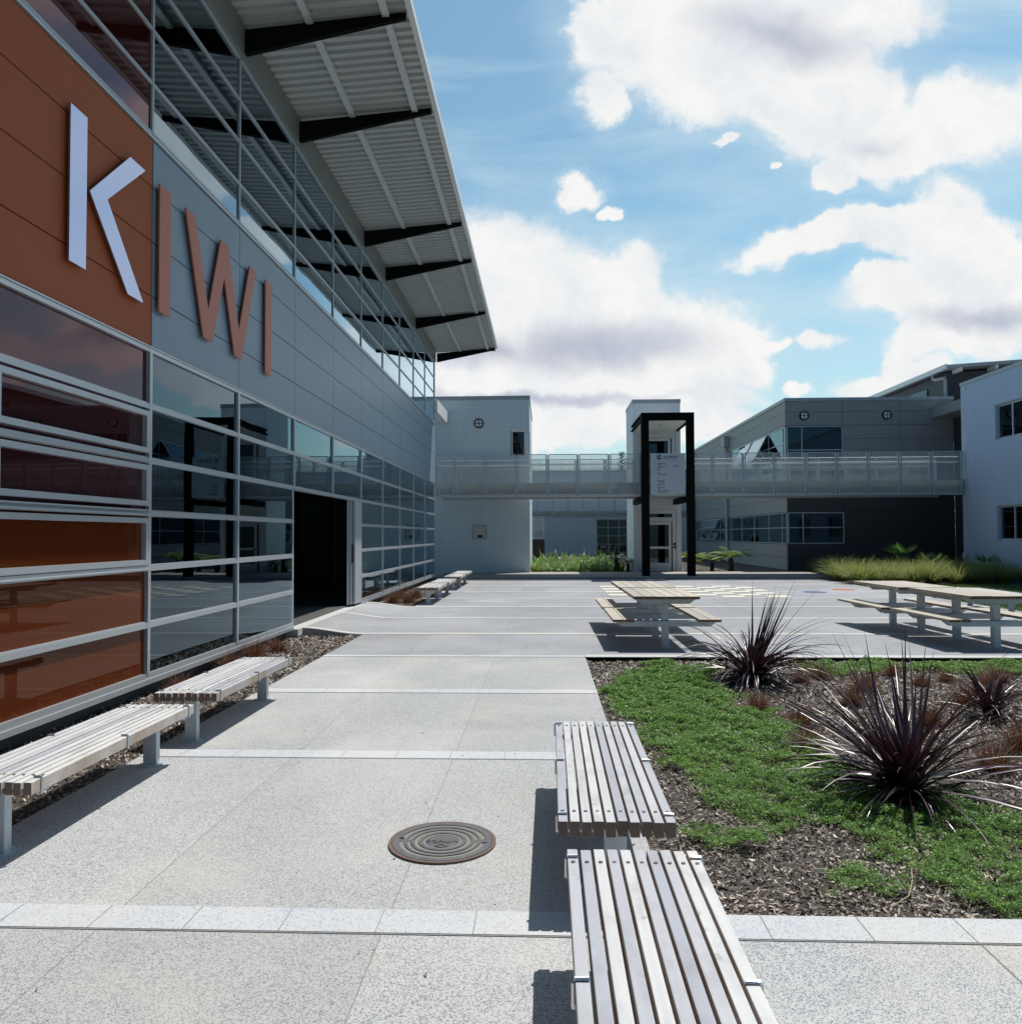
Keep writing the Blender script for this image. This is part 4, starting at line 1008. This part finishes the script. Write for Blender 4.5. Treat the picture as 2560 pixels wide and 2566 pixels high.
tap = tag(MB().box(RXX-.13, 31.6, .75, RXX-.001, 31.74, .95).build('junction_box', WHITE), 'small white outlet box low on the corner of the pale block', 'box')

# ------------------------------------------------------------------ far building behind the second bridge
fb_ = thing('far_block_building', 'far pale block with dark glazed doors glimpsed under the footbridges', 'building')
m = MB(); m.box(-14, 67, -.1, 4.35, 67.3, 7.0); m.box(6.9, 67, -.1, 20, 67.3, 7.0); m.box(4.35, 67, 3.0, 6.9, 67.3, 7.0); m.box(-14, 74, -.1, 20, 74.2, 7); m.build('wall', BLOCKW, fb_)
MB().box(-14.1, 66.9, 7.0, 20.1, 74.3, 7.15).build('parapet', ALU2, fb_)
m = MB(); 
for x in (4.35, 5.3, 6.2, 6.85): m.box(x, 67.05, 0, x+.07, 67.15, 3.0)
for z in (.9, 1.6, 2.3): m.box(4.42, 67.06, z, 6.85, 67.14, z+.06)
d = m.build('glazed_door', ALU2, fb_); MB().box(4.4, 67.1, 0, 6.9, 67.106, 3.0).build('glass_pane', GLASSD, d)
MB().box(4.3, 68.5, 0, 7, 68.6, 3).build('inner_wall', DARKIN, fb_)
for x in (-2.2, 4.5, 6.0):
    m = MB(); m.box(x, 66.93, 4.6, x+1.2, 67.0-.002, 4.66); m.box(x, 66.93, 5.9, x+1.2, 66.998, 5.96); m.box(x, 66.93, 4.66, x+.06, 66.998, 5.9); m.box(x+1.14, 66.93, 4.66, x+1.2, 66.998, 5.9)
    o = m.build('window', WHITE, fb_); MB().box(x+.06, 66.97, 4.66, x+1.14, 66.99, 5.9).build('glass_pane', GLASSD, o)
pl = thing('timber_planter', 'tall dark timber planter box behind the lilies', 'planter', (-.75, 48, 0))
MB().box(-.6, 0, .03, .75, 1.2, 1.4).build('box', DARKWOOD, pl)
m = MB(); m.box(-.62, -.02, 1.4, .77, 1.22, 1.45); m.build('rim', BARK, pl)
br = thing('balustrade', 'small white framed screen behind the timber planter', 'balustrade', (-.75, 54, 0))
m = MB()
for x in (-.7, .0, .65): m.box(x, 0, 1.5, x+.06, .06, 2.95)
for z in (1.5, 2.0, 2.9): m.box(-.7, .005, z, .71, .055, z+.05)
for k in range(9): m.box(-.7, .01, 2.1+k*.085, .71, .03, 2.13+k*.085)
m.build('frame', WHITE, br)

# ------------------------------------------------------------------ plants
def flax(label, loc, seed, n, L, w_, elmin, elmax, drop, lean=None, rz=0, upright=0, group='bronze flax clumps', mt=None):
    r_ = random.Random(seed); m = MB()
    for i in range(n):
        az = r_.uniform(0, 2*math.pi); q = r_.random(); el = elmin+(elmax-elmin)*q**.8
        ll = L*r_.uniform(.6, 1.1)*(1.0 if q > .3 else .85)
        m.blade((r_.gauss(0, .035), r_.gauss(0, .035), r_.uniform(-.02, .12)), az, el, ll, w_*r_.uniform(.7, 1.2), r_.uniform(*drop)*(1.25-q*.6), 7, .22, r_.uniform(-1.2, 1.2))
    for i in range(upright):
        az = lean[0]+r_.gauss(0, .5); el = lean[1]+r_.gauss(0, .08)
        m.blade((r_.gauss(0, .03), r_.gauss(0, .03), .05), az, el, L*lean[2]*r_.uniform(.75, 1.1), w_*r_.uniform(.8, 1.2), r_.uniform(.0, .25), 7, .22, r_.uniform(-.8, .8))
    t = thing('flax_plant', label, 'plant', loc, rz, group)
    m.build('leaves', mt or LF_FLAX, t, smooth=True)
    m2 = MB(); m2.cyl((0, 0, -.05), .07, .16, n=10, r2=.045); m2.build('root_crown', BARK, t)
    return t
flax('large bronze flax with long arching purple leaves, nearest in the planted bed', (2.38, 5.42, -.05), 3, 205, 1.12, .033, rad(-14), rad(66), (.25, 1.5), (rad(100), rad(62), .95), upright=14)
flax('bronze flax with one tall leaning tuft beside the middle picnic tables', (2.42, 9.5, -.05), 8, 220, 1.15, .031, rad(-5), rad(60), (1.0, 2.5), (rad(5), rad(70), 1.05), upright=24)
flax('small pale-streaked flax near the right edge of the bed', (4.20, 7.75, -.05), 12, 110, .58, .030, rad(5), rad(75), (.5, 1.6))
flax('bronze flax at the far right, only its leaf tips inside the view', (6.9, 9.7, -.05), 15, 120, 1.15, .036, rad(0), rad(75), (.4, 1.6))

def tuft_mesh(name, mt, seed, n, L, w_, spread, drop, el=(30, 85), segs=4):
    r_ = random.Random(seed); m = MB()
    for i in range(n):
        a = r_.uniform(0, 6.283); rr = spread*math.sqrt(r_.random())
        m.blade((rr*math.cos(a), rr*math.sin(a), -.01), a+r_.gauss(0, .7), rad(r_.uniform(*el)), L*r_.uniform(.5, 1.1), w_*r_.uniform(.7, 1.2), r_.uniform(*drop), segs, .1, r_.uniform(-1, 1))
    me = m.build(name, mt); ms = me.data; bpy.data.objects.remove(me); ms.polygons.foreach_set('use_smooth', [True]*len(ms.polygons)); return ms
SED = [tuft_mesh('sedge_clump', LF_SEDGE, 30+i, 420, .31, .0058, .07, (.3, 1.6), (10, 88)) for i in range(3)]
TUS = [tuft_mesh('tussock_grass', LF_TUSS, 40+i, 420, 1.0, .016, .15, (.8, 2.0), (40, 88), 5) for i in range(3)]
LIL = [tuft_mesh('lily_clump', LF_LILY, 50+i, 46, 1.05, .075, .13, (.5, 1.8), (30, 84), 6) for i in range(3)]
PALM = None
def put(name, me, loc, rz, sc, label, cat, group):
    o = bpy.data.objects.new(name, me); COL.objects.link(o); o.location = loc; o.rotation_euler = (0, 0, rz); o.scale = (sc, sc, sc)
    return tag(o, label, cat, group)
sedges = [(3.3, 9.8, 1.05, 'brown sedge tuft just right of the leaning flax'), (4.25, 9.99, .85, 'brown sedge tuft in the far strip of ground cover'), (4.3, 9.34, .8, 'low brown sedge tuft in the open bark, middle of the bed'),
    (4.72, 9.64, .8, 'brown sedge tuft at the edge of the far ground cover strip'), (3.53, 9.03, 1.15, 'taller brown sedge tuft behind another on the open bark'), (3.13, 8.31, 1.0, 'brown sedge tuft directly behind the large flax'),
    (4.29, 8.34, 1.2, 'bushy brown sedge tuft beside the small streaked flax'), (4.85, 9.0, 1.15, 'brown sedge tuft behind the small streaked flax'), (5.3, 9.6, 1.1, 'brown sedge tuft nearest the right edge, far side of the bed'),
    (2.12, 8.09, .95, 'brown sedge tuft in front of the leaning flax'), (2.30, 7.35, 1.0, 'brown sedge tuft at the right margin of the green ground cover'), (3.49, 7.45, 1.05, 'brown sedge tuft half hidden by the large flax leaves'),
    (2.14, 6.62, .95, 'nearest brown sedge tuft, left of the large flax'), (3.30, 6.05, 1.1, 'brown sedge tuft right of the large flax'), (3.80, 6.6, 1.2, 'tall brown sedge tuft at the right edge of the bed'), (3.0, 9.55, .8, 'brown sedge tuft under the leaning flax leaves')]
for i, (x, y, s, lb) in enumerate(sedges): put('sedge_tuft', SED[i % 3], (x, y, -.05), i*1.3, s*.92, lb, 'plant', 'brown sedge tufts in the beds')
for i, (x, y, s, lb) in enumerate(((-4.0, 11.8, 1., 'brown sedge tuft in the bark by the doorway corner'), (-4.12, 11.1, 1.1, 'brown sedge tuft under the glazing behind the second bench'), (-4.1, 10.25, .95, 'brown sedge tuft beneath the glazing, middle of three'),
    (-4.05, 8.75, .85, 'brown sedge tuft at the corner of the red glass'), (-3.9, 20.3, 1.2, 'brown sedge tuft just past the doorway'), (-3.95, 21.7, 1.3, 'brown sedge tuft behind the first far bench'), (-3.5, 20.35, 1.2, 'brown sedge tuft beside the first far bench'), (-3.6, 22.0, 1.2, 'brown sedge tuft between the far benches and glass'))):
    put('sedge_tuft', SED[i % 3], (x, y, -.03), i*1.7, s*1.1, lb, 'plant', 'brown sedge tufts in the beds')
# tussock bed in front of the grey wing
tp = []
for j in range(6):
    for i in range(8):
        x = 10.9+i*.78+random.uniform(-.2, .2)+(.35 if j % 2 else 0); y = 27.75+j*.85+random.uniform(-.2, .2)
        if x < 16.2 and not (j == 0 and i < 0): tp.append((x, y))
for i, (x, y) in enumerate(tp):
    lb = 'green tussock grass in the mass planting in front of the grey wing'
    put('tussock', TUS[i % 3], (x, y, 0), i*2.1, random.uniform(.85, 1.12), lb, 'tussock', 'green tussock grasses by the grey wing')
def palm(label, loc, seed, s=1.):
    t = thing('young_palm', label, 'palm', loc, 0, 'young palms in the tussock bed'); r_ = random.Random(seed); t.scale = (s, s, s)
    tm = MB(); tm.tube([(0, 0, 0), (0, 0, .5)], .05, 8); tm.build('trunk', BARK, t)
    for f in range(5):
        az = r_.uniform(0, 6.28) if f else 2.2; c0 = Vector((.12*math.cos(az), .12*math.sin(az), .85)); m = MB()
        m.tube([(0, 0, .45), tuple(c0)], .012, 6)
        for k in range(22):
            e = rad(-50+k*100/21+0); dv = az+e; m.blade(tuple(c0), dv, rad(58-abs(k-10.5)*3.2), .62*r_.uniform(.85, 1.05), .028, r_.uniform(0, .35), 4, .3, 0)
        m.build('frond', LF_PALM, t, smooth=True)
    return t
palm('young fan palm rising out of the green tussocks', (13.35, 30.6, 0), 2, 1.05)
palm('second fan palm just right of the first in the tussocks', (14.3, 30.2, 0), 5, .8)
palm('shaded fan palm near the pale block corner', (16.0, 29.6, 0), 7, .75)
# lily planting in the gap
lp = []
for j in range(6):
    for i in range(7):
        x = -.35+i*.62+random.uniform(-.15, .15)+(.3 if j % 2 else 0); y = 35.1+j*.75+random.uniform(-.15, .15)
        if x < 3.6 and not (x > 2.7 and j < 2): lp.append((x, y, .75+.05*j))
for i, (x, y, s) in enumerate(lp):
    put('lily_plant', LIL[i % 3], (x, y, .03), i*1.9, s*random.uniform(.9, 1.15), 'strap-leaved green lily clump in the planted gap under the footbridge', 'plant', 'green lilies in the planted gap')
o = put('tussock', TUS[0], (-.35, 34.95, .03), 0, .6, 'low green tussock at the foot of the white wall corner', 'tussock', None)
def fern(label, loc, seed, mt, s, nf=11, h=.45, droop=(1.0, 1.7), tr=.09):
    t = thing('tree_fern', label, 'fern', loc, 0, 'low tree ferns by the lift tower'); r_ = random.Random(seed); t.scale = (s, s, s)
    tm = MB(); tm.tube([(0, 0, 0), (.02, 0, h*.6), (0, 0, h)], tr, 9, .75); tm.build('trunk', BARK, t)
    for f in range(nf):
        az = 6.283*f/nf+r_.uniform(-.2, .2); m = MB(); e = rad(r_.uniform(25, 60)); p = Vector((0, 0, h)); L = r_.uniform(.65, .9); dr = r_.uniform(*droop); seg = 14
        for i in range(seg):
            d = Vector((math.cos(az)*math.cos(e), math.sin(az)*math.cos(e), math.sin(e))); p2 = p+d*L/seg
            wl = .17*math.sin(math.pi*(i+.8)/(seg+.8))**.7
            for sgn in (-1, 1): m.blade(tuple(p), az+sgn*rad(68), e*.4-.15, wl*r_.uniform(.95, 1.2), .085, .5, 2, .05, 0)
            m.tube([tuple(p), tuple(p2)], .006, 4); p = p2; e -= dr/seg
        m.build('frond', mt, t)
    return t
fern('bright tree fern nearest the grey wing, right of the black portal', (8.35, 36.1, .03), 1, LF_FERN, 1.3, nf=15)
fern('bright tree fern between the other two', (7.6, 36.6, .03), 2, LF_FERN, 1.15, h=.38, nf=14)
fern('bright tree fern tucked against the lift tower', (6.65, 36.4, .03), 3, LF_FERN, 1.2, h=.45, nf=14)
fern('dark drooping tree fern left of the lift tower', (3.15, 35.3, .03), 4, LF_DARK, .95, h=.62, tr=.12)
fern('purple-brown fern beside the lift tower corner', (3.72, 35.9, .03), 5, LF_DARK, 1.0, h=.35)
# conifer peeping over the bridge
tr = thing('conifer_tree', 'dark conifer standing behind the lift tower', 'tree', (7.6, 78, 0))
tm = MB(); tm.tube([(0, 0, 0), (0, 0, 9.6)], .22, 8, .15); tm.build('trunk', BARK, tr)
cm = MB(); r_ = random.Random(5)
for i in range(150):
    z = 2+7.8*(i/150.); L = .3+2.0*(1-i/150.)*r_.uniform(.6, 1.1); az = i*2.4
    for k in range(12):
        q = k/12.; c = Vector((L*q*math.cos(az), L*q*math.sin(az), z+.25*q*L)); 
        for sgn in (-1, 1): cm.blade(tuple(c), az+sgn*.9, .2, .35*(1.1-q), .12, .3, 2, .1, 0)
cm.build('crown', LF_TREE, tr)
# twigs lying on the mulch
t_ = MB().tube([(-3.72, 10.1, -.0), (-3.62, 10.35, .03), (-3.55, 10.7, .035), (-3.42, 10.95, .02), (-3.36, 11.1, -.0)], .007, 6).build('twig', TWIG); tag(t_, 'pale curved twig lying on the bark near the doorway corner', 'twig')
t_ = MB().tube([(1.58, 3.78, -.02), (1.70, 3.86, .0), (1.77, 3.98, .02), (1.83, 4.12, .02), (1.92, 4.2, -.01)], .0028, 5).build('twig', TWIG); tag(t_, 'thin pale stalk lying on the bark at the near edge of the bed', 'twig')

# dry leaf litter blown over the paving
n = 150; x = RNG.uniform(-3.1, .5, n); y = 1.5+16*RNG.uniform(0, 1, n)**1.3; x[:50] = RNG.choice([-3.1, .5, -.7], 50)+RNG.normal(0, .06, 50)
V, F = scatter_quads(np.stack([x, y, np.full(n, .009)], 1), np.full(n, .009), .45, .25, RNG); npmesh('leaf_litter', V, F, CHIPS, 'stuff')
# ------------------------------------------------------------------ render settings
SC.render.engine = 'CYCLES'
SC.view_settings.view_transform = 'Standard'; SC.view_settings.look = 'None'; SC.view_settings.gamma = 1; SC.view_settings.use_curve_mapping = False
SC.view_settings.exposure = -0.12
SC.cycles.max_bounces = 8; SC.cycles.transparent_max_bounces = 12
SC.render.resolution_x = 1021; SC.render.resolution_y = 1024
